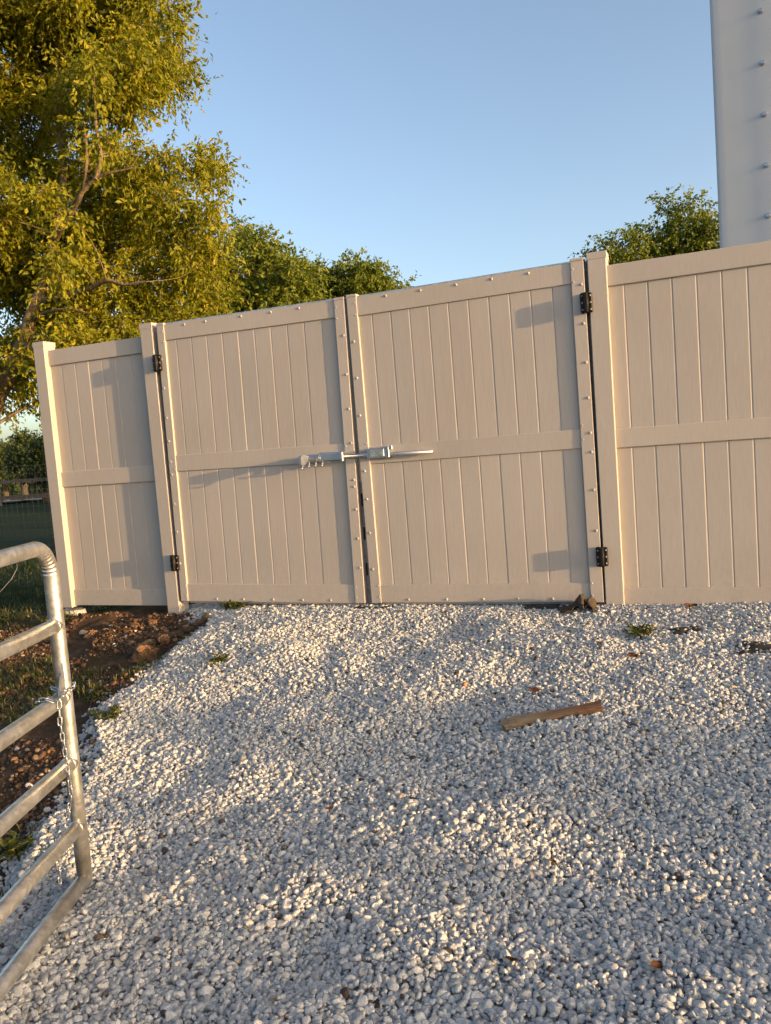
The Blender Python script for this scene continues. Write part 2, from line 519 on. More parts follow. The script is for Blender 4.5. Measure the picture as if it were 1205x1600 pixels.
def scatter_object(name, mat, pts, rot, scl, tint, nvar, rng, ico, soft, planes):
    VS, FS, var = [], [], []
    off = 0
    dirs, faces = ico
    for k in range(nvar):
        ax = (1.0, rng.uniform(0.68, 0.92), rng.uniform(0.5, 0.75))
        v = rock(dirs, rng, planes, soft, ax)
        VS.append(v); FS.append(faces + off); var.append(np.full(len(v), k)); off += len(v)
    n = len(pts)
    V = np.concatenate(VS + [pts]); F = np.concatenate(FS)
    var = np.concatenate(var + [np.full(n, -1)])
    me = np_mesh(name, V, F, True)
    nv = off
    pad = lambda a, d: np.concatenate([np.zeros((nv, d)), a.reshape(n, d)])
    attr(me, 'kind_id', var)
    attr(me, 'rot', pad(rot, 3), 'FLOAT_VECTOR'); attr(me, 'scl', pad(scl, 3), 'FLOAT_VECTOR'); attr(me, 'tint', pad(tint, 1))
    me.materials.append(mat)
    ng = bpy.data.node_groups.new(name + '_nodes', 'GeometryNodeTree')
    ng.interface.new_socket('Geometry', in_out='INPUT', socket_type='NodeSocketGeometry')
    ng.interface.new_socket('Geometry', in_out='OUTPUT', socket_type='NodeSocketGeometry')
    N = ng.nodes; L = ng.links
    gi = N.new('NodeGroupInput'); go = N.new('NodeGroupOutput')
    def named(nm, dt):
        q = N.new('GeometryNodeInputNamedAttribute'); q.data_type = dt; q.inputs['Name'].default_value = nm
        return [o for o in q.outputs if o.enabled and o.name == 'Attribute'][0]
    def sep(k):
        c = N.new('FunctionNodeCompare'); c.data_type = 'FLOAT'; c.operation = 'EQUAL'
        L.new(named('kind_id', 'FLOAT'), c.inputs[0]); c.inputs[1].default_value = k
        c.inputs['Epsilon'].default_value = 0.1
        s = N.new('GeometryNodeSeparateGeometry'); s.domain = 'POINT'
        L.new(gi.outputs[0], s.inputs[0]); L.new(c.outputs[0], s.inputs[1])
        return s.outputs[0]
    join = N.new('GeometryNodeJoinGeometry')
    for k in range(nvar):
        g2i = N.new('GeometryNodeGeometryToInstance')
        L.new(sep(k), g2i.inputs[0]); L.new(g2i.outputs[0], join.inputs[0])
    iop = N.new('GeometryNodeInstanceOnPoints')
    L.new(sep(-1), iop.inputs['Points']); L.new(join.outputs[0], iop.inputs['Instance'])
    iop.inputs['Pick Instance'].default_value = True
    e2r = N.new('FunctionNodeEulerToRotation')
    L.new(named('rot', 'FLOAT_VECTOR'), e2r.inputs[0]); L.new(e2r.outputs[0], iop.inputs['Rotation'])
    L.new(named('scl', 'FLOAT_VECTOR'), iop.inputs['Scale'])
    L.new(iop.outputs[0], go.inputs[0])
    o = link_mesh(name, me)
    md = o.modifiers.new('scatter', 'NODES'); md.node_group = ng
    return o

# gravel
sp = 0.0148
rows = np.arange(0.75, 8.2, sp * 0.866)
P = []
for r_i, yy in enumerate(rows):
    xx = np.arange(-2.2, 4.4, sp) + (sp / 2 if r_i % 2 else 0)
    P.append(np.stack([xx, np.full_like(xx, yy)], 1))
P = np.concatenate(P)
P += RNG.normal(0, sp * 0.28, P.shape)
second = P[RNG.random(len(P)) < 0.55] + RNG.normal(0, sp * 0.6, (1, 2))
lay = np.concatenate([np.zeros(len(P)), np.ones(len(second))])
P = np.concatenate([P, second])
s_, w_ = fence_sw(P[:, 0], P[:, 1])
gd = gravel_d(P[:, 0], P[:, 1])
keep = (w_ > -0.75) & (P[:, 0] < 0.56 * P[:, 1] + 1.15) & (RNG.random(len(P)) < sstep(-0.10, 0.08, gd + 0.05 * vnoise(P[:, 0] * 9, P[:, 1] * 9, 51)))
# a few strays on the soil
stray = (RNG.random(len(P)) < 0.006) & (gd > -1.3) & (gd < 0) & (w_ > 0)
keep = (keep | (stray & (lay == 0)))
# leave thin spots where the cloth shows
P, lay, gd = P[keep], lay[keep], gd[keep]
n = len(P)
size = np.clip(RNG.lognormal(math.log(0.0180), 0.34, n), 0.007, 0.034)
z = np.where(gd > 0.05, gravel_h(P[:, 0], P[:, 1]), np.maximum(ground_h(P[:, 0], P[:, 1]) + 0.006, ground_h(P[:, 0], P[:, 1])))
z = z + lay * 0.0060 + RNG.normal(0, 0.0028, n) - 0.003
rot = np.stack([RNG.normal(0, 0.42, n), RNG.normal(0, 0.42, n), RNG.uniform(0, 6.283, n)], 1)
scl = np.stack([size, size, size], 1)
tint = RNG.random(n)
gv = scatter_object('gravel', M['gravel'], np.stack([P[:, 0], P[:, 1], z], 1), rot, scl, tint, 16, RNG, ICO3, 34.0, 10)
tag(gv, 'pale grey crushed limestone gravel covering the sloping driveway', 'gravel', kind='stuff')
print('gravel stones', n)

# small soil clods
n = 24000
cx = RNG.uniform(-3.3, -1.3, n); cy = RNG.uniform(3.2, 7.0, n)
s_, w_ = fence_sw(cx, cy); gd = gravel_d(cx, cy)
ok = (w_ > 0.0) & (gd < 0.03) & (vnoise(cx * 3, cy * 3, 61) > -0.35)
cx, cy = cx[ok], cy[ok]; n = len(cx)
size = np.clip(RNG.lognormal(math.log(0.0115), 0.55, n), 0.004, 0.055)
co = scatter_object('soil_crumbs', M['clods'], np.stack([cx, cy, ground_h(cx, cy) + size * 0.15], 1),
                    np.stack([RNG.normal(0, 0.5, n), RNG.normal(0, 0.5, n), RNG.uniform(0, 6.28, n)], 1),
                    np.stack([size, size, size], 1), RNG.random(n), 6, RNG, ICO2, 9.0, 10)
tag(co, 'loose brown soil crumbs scattered over the bare dirt', 'soil', kind='stuff')

# ================================================================== VINYL FENCE + GATES
F_ORG = Vector((0, FD, EYE))           # s = 0, z = eye level
def f2w(s, y, z):
    return Vector((s * CA + y * SA, FD - s * SA + y * CA, EYE + z))

def plank_mesh(w, z0, z1, y0, d=0.022, ch=0.005):
    pr = [(0.0, y0 + 0.0016), (0.003, y0), (w - 0.0095, y0), (w, y0 + 0.0034), (w + 0.006, y0 + 0.0036), (w + 0.006, y0 + 0.012), (w, y0 + d), (0.006, y0 + d), (0.006, y0 + 0.0125), (0.0, y0 + 0.0125)]
    return prism_mesh('plank', pr, z0, z1)

def cap_mesh(sx, sy):
    bm = bmesh.new()
    add_box(bm, -sx / 2 - 0.0022, sx / 2 + 0.0022, -sy / 2 - 0.0022, sy / 2 + 0.0022, -0.030, 0.0)
    top = [f for f in bm.faces if all(abs(v.co.z) < 1e-6 for v in f.verts)][0]
    r = bmesh.ops.inset_region(bm, faces=[top], thickness=sx * 0.30)
    for v in top.verts: v.co.z += 0.010
    return bm_mesh('cap', bm)

POST_W, POST_D = 0.112, 0.130
post_cap = None
def add_post(parent, s, z0, z1):
    global post_cap
    me = box_mesh('post', -POST_W / 2, POST_W / 2, -POST_D / 2, POST_D / 2, z0, z1 - 0.012, 0.004, 2)
    p = link_mesh('post', me, M['vinyl'], parent, (s, POST_D / 2, 0))
    if post_cap is None: post_cap = cap_mesh(POST_W, POST_D)
    link_mesh('cap', post_cap, M['vinyl'], p, (0, 0, z1))
    return p

def fence_section(label, s0, s1, posts, first_groove, rails, zp, rec=0.0):
    root = empty('vinyl_fence', f2w(s0, 0, -1.15), -AZ)
    dz = 1.15
    for (ps, pz0, pz1) in posts:
        add_post(root, ps - s0, pz0 + dz, pz1 + dz)
    x0, x1 = 0.0, s1 - s0
    for (a, b) in rails:
        me = box_mesh('rail', x0, x1, 0.034 + rec, 0.088 + rec, a + dz, b + dz, 0.004, 2)
        link_mesh('rail', me, M['vinyl'], root)
    pitch = 0.1385
    g = first_groove - s0
    while g - pitch > x0: g -= pitch
    edges = [x0]
    while g < x1 - 0.01:
        if g > x0 + 0.008: edges.append(g)
        g += pitch
    edges.append(x1)
    cache = {}
    for a, b in zip(edges[:-1], edges[1:]):
        w = round(b - a, 4)
        if w not in cache: cache[w] = plank_mesh(w - 0.0006, zp[0] + dz, zp[1] + dz, 0.049 + rec)
        link_mesh('plank', cache[w], M['vinyl'], root, (a, random.uniform(-0.0007, 0.0009), 0), (random.uniform(-0.0004, 0.0004), 0, random.uniform(-0.006, 0.006)))
    root['s0'] = s0
    tag(root, label, 'fence')
    return root

FL = fence_section('short tan vinyl fence panel with two posts beside the dirt, left of the gates', -2.917, -1.935,
              [(-2.973, -1.16, 1.055), (-1.882, -1.60, 1.070)], -2.656,
              [(0.866, 0.992), (-0.142, -0.016), (-1.147, -1.014)], (-1.07, 0.93), 0.007)
FR = fence_section('tall tan vinyl fence panel right of the gates, below the white metal building', 1.58, 6.55,
              [(1.525, -1.50, 1.072), (4.076, -1.50, 1.072), (6.606, -1.50, 1.072)], 1.815,
              [(0.872, 0.998), (-0.127, -0.008), (-1.135, -1.018)], (-1.07, 0.93))

# screws
def dome_mesh(name, r, h, seg=10):
    bm = bmesh.new()
    rings = [(1.0, 0.0), (0.92, 0.45), (0.6, 0.85), (0.0, 1.0)]
    prev = None
    for rr, hh in rings[:-1]:
        ring = [bm.verts.new((r * rr * math.cos(2 * math.pi * k / seg), -h * hh, r * rr * math.sin(2 * math.pi * k / seg))) for k in range(seg)]
        if prev:
            for k in range(seg): bm.faces.new((prev[k], prev[(k + 1) % seg], ring[(k + 1) % seg], ring[k]))
        prev = ring
    tip = bm.verts.new((0, -h, 0))
    for k in range(seg): bm.faces.new((prev[k], prev[(k + 1) % seg], tip))
    return bm_mesh(name, bm, True)
SCREW_BIG = dome_mesh('screw', 0.0098, 0.0058); SCREW_SMALL = dome_mesh('screw', 0.006, 0.004, 8)
SCREW_HINGE = dome_mesh('screw', 0.006, 0.003, 8)

def hinge(parent, x, z, side, h=0.128):
    """black wrap-around hinge; side=+1 when the post is to the right"""
    bm = bmesh.new()
    # two rounded leaves on the faces of post and stile
    add_box(bm, -0.036, -0.002, -0.032, 0.002, -h / 2, h / 2, 0.0125, 3)
    add_box(bm, 0.004, 0.038, -0.020, 0.002, -h / 2 + 0.003, h / 2 - 0.003, 0.0095, 3)
    hg = link_mesh('hinge', bm_mesh('hinge', bm), M['black'], parent, (x, 0, z))
    for f in hg.data.polygons: f.use_smooth = False
    kn = tube_mesh('knuckle', [([(0.001, -0.026, -h / 2 + 0.002), (0.001, -0.026, h / 2 - 0.002)], 0.0155)], 14)
    for p in kn.polygons: p.use_smooth = len(p.vertices) == 4
    link_mesh('knuckle', kn, M['black'], hg)
    add_arm = box_mesh('knuckle_arm', -0.014, 0.012, -0.046, -0.022, -h / 2 + 0.004, h / 2 - 0.004, 0.006, 2)
    link_mesh('knuckle_arm', add_arm, M['black'], hg)
    for zz in (-h * 0.33, 0.0, h * 0.33):
        link_mesh('screw', SCREW_HINGE, M['steel_worn'], hg, (-0.022, -0.032, zz))
        link_mesh('screw', SCREW_HINGE, M['steel_worn'], hg, (0.026, -0.020, zz))
    return hg

def gate_leaf(label, s0, s1, ws0, ws1, z0, z1, first_groove, rails, tilt, pivot_left, zb, zt, top_sc, bot_sc, big_left, big_right):
    """leaf between s0..s1; stile widths ws0, ws1; local x from pivot"""
    pv = s0 if pivot_left else s1
    root = empty('vinyl_gate', f2w(pv, 0, -1.105), 0)
    root.rotation_euler = (Matrix.Rotation(-AZ, 3, 'Z') @ Matrix.Rotation(tilt, 3, 'Y')).to_euler()
    dz = 1.105
    A, B = s0 - pv, s1 - pv
    cap2 = {}
    for (a, b) in ((A, A + ws0), (B - ws1, B)):
        w = b - a
        st = link_mesh('stile', box_mesh('stile', 0, w, 0.0, 0.075, z0 + dz, z1 + dz - 0.016, 0.0025, 2), M['vinyl'], root, (a, 0, 0))
        cm = box_mesh('cap', -0.002, w + 0.002, -0.002, 0.077, 0.0, 0.018, 0.004, 2)
        link_mesh('cap', cm, M['vinyl'], st, (0, 0, z1 + dz - 0.016))
    xa, xb = A + ws0, B - ws1
    for i, (a, b) in enumerate(rails):
        link_mesh('rail', box_mesh('rail', xa, xb, 0.0085, 0.062, a + dz, b + dz, 0.003, 2), M['vinyl'], root)
    # galvanised channel showing above the top rail
    link_mesh('top_channel', box_mesh('top_channel', xa, xb, 0.018, 0.058, rails[0][1] + dz + 0.0005, rails[0][1] + dz + 0.012, 0.002, 1), M['galv'], root)
    link_mesh('bottom_channel', box_mesh('bottom_channel', xa, xb, 0.018, 0.058, rails[-1][0] + dz - 0.014, rails[-1][0] + dz - 0.0005, 0.002, 1), M['steel_worn'], root)
    pitch = 0.1375
    g = first_groove - pv
    while g - pitch > xa: g -= pitch
    ed = [xa]
    while g < xb - 0.01:
        if g > xa + 0.008: ed.append(g)
        g += pitch
    ed.append(xb)
    cache = {}
    for a, b in zip(ed[:-1], ed[1:]):
        w = round(b - a, 4)
        if w not in cache: cache[w] = plank_mesh(w - 0.0006, zb + dz, zt + dz, 0.0190)
        link_mesh('plank', cache[w], M['vinyl'], root, (a, random.uniform(-0.0007, 0.0009), 0), (random.uniform(-0.0004, 0.0004), 0, random.uniform(-0.006, 0.006)))
    for x in top_sc: link_mesh('screw', SCREW_BIG, M['vinyl'], root, (x - pv, 0.0085, rails[0][1] + dz - 0.022))
    for x in bot_sc: link_mesh('screw', SCREW_BIG, M['vinyl'], root, (x - pv, 0.0085, rails[-1][0] + dz + 0.022))
    for z in big_left: link_mesh('screw', SCREW_BIG, M['vinyl'], root, (A + (0.020 if pivot_left else 0.030), 0.0, z + dz))
    for z in big_right: link_mesh('screw', SCREW_BIG, M['vinyl'], root, (B - (0.020), 0.0, z + dz))
    for z in (1.0, 0.92, 0.03, -0.06, -0.98, -1.06):
        link_mesh('screw', SCREW_SMALL, M['vinyl'], root, (A + ws0 - 0.013, 0.0, z + dz))
        link_mesh('screw', SCREW_SMALL, M['vinyl'], root, (B - ws1 + 0.013, 0.0, z + dz))
    tag(root, label, 'gate', 'pair of vinyl driveway gates')
    return root, pv, dz

LG, lpv, ldz = gate_leaf('left leaf of the tan double gate, carrying the slide bolt with its hooked tabs', -1.800, -0.212, 0.065, 0.076, -1.100, 1.062, -1.502,
                         [(0.931, 1.052), (-0.076, 0.049), (-1.103, -0.965)], math.radians(0.55), True, -1.02, 0.98,
                         (-1.55, -1.36, -1.05, -0.80, -0.57), (-1.47, -1.23, -0.97, -0.72, -0.49),
                         (0.79, 0.57, 0.34, 0.16, 0.0, -0.10, -0.33, -0.55, -0.80), (0.80, 0.53, 0.29, 0.05, -0.21, -0.26, -0.42, -0.63, -0.84))
RG, rpv, rdz = gate_leaf('right leaf of the tan double gate, holding the bolt keeper, hinged at the tall post', -0.160, 1.456, 0.074, 0.080, -1.104, 1.062, 1.117,
                         [(0.914, 1.041), (-0.113, 0.008), (-1.103, -0.978)], math.radians(-0.30), False, -1.02, 0.98,
                         (0.13, 0.38, 0.63, 0.87, 1.11), (0.12, 0.40, 0.66, 0.90, 1.13),
                         (0.74, 0.49, 0.23, -0.02, -0.16, -0.36, -0.60, -0.86), (0.90, 0.66, 0.42, 0.20, -0.02, -0.14, -0.38, -0.64))
hinge(RG, 1.461 - rpv, 0.781 + rdz, 1); hinge(RG, 1.463 - rpv, -0.807 + rdz, 1)
hinge(LG, -1.812 - lpv, 0.765 + ldz, -1); hinge(LG, -1.818 - lpv, -0.793 + ldz, -1)

for (rt_, x_, z0_, z1_) in ((FL, -1.835, -1.10, 1.04), (FR, 1.440, -1.10, 1.05)):
    link_mesh('dark_gap_strip', box_mesh('dark_gap_strip', 0.0, 0.055, 0.078, 0.084, z0_ + 1.15, z1_ + 1.15), M['steel_worn'], rt_, (x_ - rt_['s0'], 0, 0))  # strips added behind the hinge gaps so they read dark
# perforated steel upright in the gap between the leaves
per = link_mesh('perforated_upright', box_mesh('perforated_upright', 0.0, 0.024, 0.050, 0.056, -1.13 + ldz, -0.23 + ldz), M['steel_worn'], LG, (-0.211 - lpv, 0, 0))
for zz in (-0.36, -0.60, -0.86):
    link_mesh('slot', box_mesh('slot', 0.004, 0.017, 0.0485, 0.0499, zz - 0.045 + ldz, zz + 0.045 + ldz, 0.0), M['slot'], per)

# slide bolt
def rel(s, z): return (s - lpv, z + ldz)
bx, bz = rel(-0.385, -0.040)
bolt = link_mesh('slide_bolt', box_mesh('slide_bolt', -0.085, 0.085, -0.050, -0.006, -0.025, 0.025, 0.006, 2), M['zinc'], LG, (bx, 0.012, bz))
link_mesh('mount_plate', box_mesh('mount_plate', -0.10, 0.10, -0.006, -0.001, -0.040, 0.036, 0.002, 1), M['zinc'], bolt)
rod = tube_mesh('rod', [([(0.06, -0.034, 0.0), (0.765, -0.034, 0.0)], 0.0140)], 16)
link_mesh('rod', rod, M['zinc'], bolt, None, (0, math.radians(0.45), 0))
# end bracket of the housing
link_mesh('bracket', box_mesh('bracket', 0.085, 0.103, -0.062, -0.006, -0.034, 0.034, 0.004, 1), M['zinc'], bolt)
# handle: flat paddle that stands out from the gate
def paddle():
    prof = [(0.000, 0.018, -0.020), (0.030, 0.018, -0.022), (0.060, 0.017, -0.026), (0.080, 0.022, -0.040), (0.100, 0.024, -0.050), (0.120, 0.022, -0.050), (0.132, 0.016, -0.046), (0.136, 0.012, -0.040)]
    bm = bmesh.new(); t = 0.009
    rings = []
    for p, hi, lo in prof:
        xo = -0.020 * (p / 0.17)
        rings.append([bm.verts.new((xo - t, -p, lo)), bm.verts.new((xo + t, -p, lo)), bm.verts.new((xo + t, -p, hi)), bm.verts.new((xo - t, -p, hi))])
    for a, b in zip(rings[:-1], rings[1:]):
        for k in range(4): bm.faces.new((a[k], a[(k + 1) % 4], b[(k + 1) % 4], b[k]))
    bm.faces.new(rings[0][::-1]); bm.faces.new(rings[-1])
    return bm_mesh('handle', bm)
link_mesh('handle', paddle(), M['zinc'], bolt, (-0.176, -0.012, 0.002))
hc = link_mesh('handle_collar', box_mesh('handle_collar', -0.100, 0.0, -0.021, 0.021, -0.021, 0.021, 0.004, 1), M['zinc'], bolt, (-0.087, -0.034, 0.000), (math.radians(-38), 0, 0))
def hook_mesh():
    pts = [(0, 0, 0.012), (0, -0.002, -0.016), (0.002, -0.010, -0.030), (0.004, -0.020, -0.032), (0.005, -0.025, -0.022)]
    return tube_mesh('hook', [(pts, 0.006)], 8)
HK = hook_mesh()
for (hx, hy) in ((-0.066, -0.046), (-0.116, -0.050), (-0.165, -0.060), (-0.188, -0.120)):
    link_mesh('hook', HK, M['zinc'], bolt, (hx, hy, -0.028 if hy > -0.07 else -0.040))
# keeper on the right leaf
kx, kz = -0.005 - rpv, -0.040 + rdz
keep_o = link_mesh('bolt_keeper', box_mesh('bolt_keeper', -0.078, 0.078, -0.056, -0.012, -0.036, 0.036, 0.004, 1), M['zinc'], RG, (kx, 0.0115, kz))
link_mesh('keeper_plate', box_mesh('keeper_plate', -0.052, 0.052, -0.0605, -0.0562, -0.024, 0.024, 0.002, 1), M['galv'], keep_o)
link_mesh('keeper_flange', box_mesh('keeper_flange', 0.082, 0.090, -0.064, -0.002, -0.036, 0.044, 0.002, 1), M['zinc'], keep_o)
link_mesh('keeper_lip', box_mesh('keeper_lip', 0.090, 0.116, -0.064, -0.058, 0.020, 0.044, 0.002, 1), M['zinc'], keep_o)

# concrete footing showing at the end post
p = f2w(-2.973, 0.06, -1.200)
bm = bmesh.new(); bmesh.ops.create_cone(bm, cap_ends=True, segments=22, radius1=0.12, radius2=0.095, depth=0.16)
for v in bm.verts:
    v.co.x += 0.012 * math.sin(v.co.y * 40 + v.co.z * 9); v.co.z += 0.006 * math.sin(v.co.x * 60)
ft = link_mesh('concrete_footing', bm_mesh('footing', bm), M['concrete'], None, (p.x, p.y, p.z - 0.07))
tag(ft, 'rough grey concrete footing under the far left fence post', 'footing')

# ================================================================== WHITE METAL BUILDING
BT = Vector((0.871, -0.491, 0)); BN = Vector((0.491, 0.871, 0))     # along the wall, into the building
bC = Vector((3.425, 8.0, 0.10))
bld = empty('metal_building', bC, math.atan2(BT.y, BT.x))
BH = 5.9
def strip_mesh(name, prof, z0, z1, th=0.0):
    V = [(x, y, z0) for x, y in prof] + [(x, y, z1) for x, y in prof]
    n = len(prof)
    F = [(i, i + 1, n + i + 1, n + i) for i in range(n - 1)]
    me = np_mesh(name, V, F, False)
    return me
def wall_prof(x0, n):
    pr = []
    for k in range(n):
        a = x0 + k * 0.305
        pr += [(a, 0.0), (a + 0.10, 0.004), (a + 0.16, 0.0), (a + 0.215, 0.0), (a + 0.240, -0.032), (a + 0.275, -0.032), (a + 0.300, 0.0)]
    return pr
link_mesh('wall', strip_mesh('wall', wall_prof(0.966, 13), 0, BH), M['white_metal'], bld)
trim = [(0.0, 0.36), (0.0, 0.0), (0.030, -0.006), (0.09, -0.008), (0.22, -0.003), (0.34, -0.005), (0.375, -0.009), (0.47, -0.010), (0.80, -0.010), (0.96, -0.010), (0.964, 0.0)]
ct = link_mesh('corner_trim', strip_mesh('corner_trim', trim, 0, BH), M['white_metal'], bld)
for p_ in ct.data.polygons: p_.use_smooth = p_.index > 0
back_prof = [(0.004, 0.34), (0.004, 3.0), (5.1, 3.0), (5.1, 0.0)]
link_mesh('wall', strip_mesh('wall', back_prof, 0, BH), M['white_metal'], bld)
rf = bmesh.new()
add_box(rf, -0.10, 5.2, -0.12, 3.1, BH, BH + 0.10)
link_mesh('roof', bm_mesh('roof', rf), M['white_metal'], bld)
def bolt_head():
    bm = bmesh.new()
    bmesh.ops.create_cone(bm, cap_ends=True, segments=10, radius1=0.028, radius2=0.024, depth=0.007, matrix=Matrix.Translation((0, -0.004, 0)) @ Matrix.Rotation(math.pi / 2, 4, 'X'))
    bmesh.ops.create_cone(bm, cap_ends=True, segments=6, radius1=0.019, radius2=0.017, depth=0.030, matrix=Matrix.Translation((0, -0.018, 0)) @ Matrix.Rotation(math.pi / 2, 4, 'X'))
    return bm_mesh('screw', bm)
BH_ME = bolt_head()
z = 3.249 + EYE - 0.10 - 0.46 * 10
while z < BH - 0.1:
    if z > 0.1: link_mesh('screw', BH_ME, M['zinc'], bld, (0.431, -0.0105, z))
    z += 0.46
tag(bld, 'tall white painted steel building with a column of wall screws, behind the fence', 'building')

# ================================================================== TUBE GATE
TG_Y, TG_X = 2.75, -1.157
tgd = Vector((-0.05, -1.0, 0)).normalized()      # from the end upright towards the camera
tg = empty('tube_gate', (TG_X, TG_Y, 0.0), 0)
R_T = 0.0262
LEN = 3.3
def tp(d, z): return Vector((tgd.x * d, tgd.y * d, z))
def wrinkled_frame():
    pts = []; rad = []
    rb = 0.105
    zt, zb = 1.218, 0.031
    pts.append(tp(0, zb)); pts.append(tp(0, 0.4)); pts.append(tp(0, 0.8)); pts.append(tp(0, zt - rb - 0.05))
    nb = 56
    ringinfo = [None] * 4
    for i in range(nb + 1):
        a = i / nb * math.pi / 2
        pts.append(tp(rb - rb * math.cos(a), zt - rb + rb * math.sin(a)))
        ringinfo.append(i / nb)
    pts.append(tp(rb + 0.05, zt)); ringinfo.append(None)
    pts.append(tp(LEN / 2, zt)); ringinfo.append(None)
    pts.append(tp(LEN, zt)); ringinfo.append(None)
    P_, fr = frames_along(pts)
    seg = 20
    bm = bmesh.new(); rings = []
    for p, (u, v, t), ri in zip(P_, fr, ringinfo):
        ring = []
        cen = tp(rb, zt - rb)
        for k in range(seg):
            a = 2 * math.pi * k / seg
            d = u * math.cos(a) + v * math.sin(a)
            r = R_T
            if ri is not None:
                inner = max(0.0, d.dot((cen - p).normalized()))
                wv = math.sin(ri * math.pi * 2 * 9)
                r *= 1 + 0.075 * wv * (0.25 + 0.75 * inner) * math.sin(ri * math.pi) ** 0.35 * min(1, inner + 0.35)
            ring.append(bm.verts.new(p + d * r))
        rings.append(ring)
    for a, b in zip(rings[:-1], rings[1:]):
        for k in range(seg): bm.faces.new((a[k], a[(k + 1) % seg], b[(k + 1) % seg], b[k]))
    bm.faces.new(rings[0][::-1]); bm.faces.new(rings[-1])
    return bm_mesh('frame', bm, True)
fr_o = link_mesh('frame', wrinkled_frame(), M['galv'], tg)
def rail_tube(z, d0, r=R_T):
    n = 9
    pts = [tp(d0 + (LEN - d0) * i / (n - 1), z + (0.004 * math.sin(i * 1.1))) for i in range(n)]
    return tube_mesh('rail', [(pts, r)], 18)
for zz in (0.943, 0.690, 0.457, 0.226):
    rr = link_mesh('rail', rail_tube(zz, 0.004, R_T * 0.97), M['galv'], tg)
    weld = bmesh.new(); bmesh.ops.create_uvsphere(weld, u_segments=18, v_segments=10, radius=1.0)
    for v in weld.verts: v.co = Vector((v.co.x * R_T * 1.07, v.co.y * 0.012 , v.co.z * R_T * 1.07))
    link_mesh('weld', bm_mesh('weld', weld, True), M['galv'], rr, tp(0.028, zz))
link_mesh('rail', rail_tube(0.031, 0.0), M['galv'], tg)
far_up = tube_mesh('upright', [([tp(LEN - 0.03, 0.02), tp(LEN - 0.03, 1.22)], R_T)], 16)
link_mesh('upright', far_up, M['galv'], tg)
mid_up = tube_mesh('brace', [([tp(1.65, 0.03), tp(1.65, 1.21)], 0.016)], 12)
link_mesh('brace', mid_up, M['galv'], tg)
bm = bmesh.new()
tri = [tp(0.018, 0.712), tp(0.075, 0.712), tp(0.066, 0.735), tp(0.045, 0.775), tp(0.036, 0.765), tp(0.024, 0.815)]
fa = [bm.verts.new(p + Vector((0.012, 0, 0))) for p in tri]; fb = [bm.verts.new(p + Vector((0.017, 0, 0))) for p in tri]
bm.faces.new(fa[::-1]); bm.faces.new(fb)
for i in range(len(tri)): bm.faces.new((fa[i], fa[(i + 1) % len(tri)], fb[(i + 1) % len(tri)], fb[i]))
link_mesh('gusset', bm_mesh('gusset', bm), M['galv'], tg)
tag(tg, 'galvanised tubular livestock gate with a wrinkled bent corner, standing open on the gravel at left', 'gate')
# hinge post of the tube gate (out of frame, behind the camera's left)
hp = link_mesh('gate_post', tube_mesh('gate_post', [([(0, 0, -0.3), (0, 0, 1.2), (0, 0, 1.45)], [0.06, 0.06, 0.058])], 18), M['rail_wood'], None,
               tuple(Vector((TG_X, TG_Y, 0)) + tgd * (LEN + 0.12)))
tag(hp, 'round wooden post the galvanised tube gate hangs from, outside the left edge', 'post')

# ------------------------------------------------------------------ chain
def link_shape(L=0.034, W=0.017, r=0.0026):
    pts = []
    rr = W / 2 - r; hl = L / 2 - W / 2
    for i in range(9): a = math.pi * i / 8; pts.append((rr * math.cos(a), 0, hl + rr * math.sin(a)))
    for i in range(9): a = math.pi + math.pi * i / 8; pts.append((rr * math.cos(a), 0, -hl + rr * math.sin(a)))
    return tube_mesh('link', [(pts, r)], 6, True, True)
LK = link_shape()
ch = empty('chain', Vector((TG_X, TG_Y, 0.69)) + tgd * 0.115)
tag(ch, 'thin zinc chain wrapped round the tube gate and hanging down beside its upright', 'chain')
def lay_links(path, start=0):
    path = [Vector(p) for p in path]
    seglen = [(b - a).length for a, b in zip(path[:-1], path[1:])]
    tot = sum(seglen); pitch = 0.0275; nL = int(tot / pitch)
    def at(d):
        for (a, b), l in zip(zip(path[:-1], path[1:]), seglen):
            if d <= l: return a.lerp(b, d / l), (b - a).normalized()
            d -= l
        return path[-1], (path[-1] - path[-2]).normalized()
    for i in range(nL):
        p, t = at((i + 0.5) * pitch)
        q = t.to_track_quat('Z', 'X').to_matrix().to_4x4()
        q = q @ Matrix.Rotation(math.radians(90 if i % 2 else 0) + 0.35 + random.uniform(-0.25, 0.25), 4, 'Z')
        o = link_mesh('link', LK, M['zinc'], ch)
        o.matrix_local = Matrix.Translation(p) @ q
# local to the chain empty
ex = 0.034
lay_links([(ex, 0.0, 0.02), (ex - 0.004, -0.004, -0.05), (ex, 0.004, -0.20), (ex, 0.01, -0.30), (0.010, 0.012, -0.40), (-0.036, 0.012, -0.455), (-0.038, 0.012, -0.62)])
# wrap round upright
wrap = []
up = -tgd * 0.115
for i in range(15):
    a = math.radians(-75 + i * 25)
    wrap.append((up.x + 0.036 * math.cos(a), up.y + 0.036 * math.sin(a) - (0.012 if i in (0, 14) else 0), 0.034 + 0.004 * math.sin(a * 2)))
lay_links(wrap)
lay_links([(ex, 0.0, 0.02), (ex + 0.002, 0.045, 0.034), (ex + 0.004, 0.085, 0.036)])
lay_links([(-0.028, -0.012, 0.028), (0.0, -0.018, 0.034), (0.030, -0.012, 0.016)])

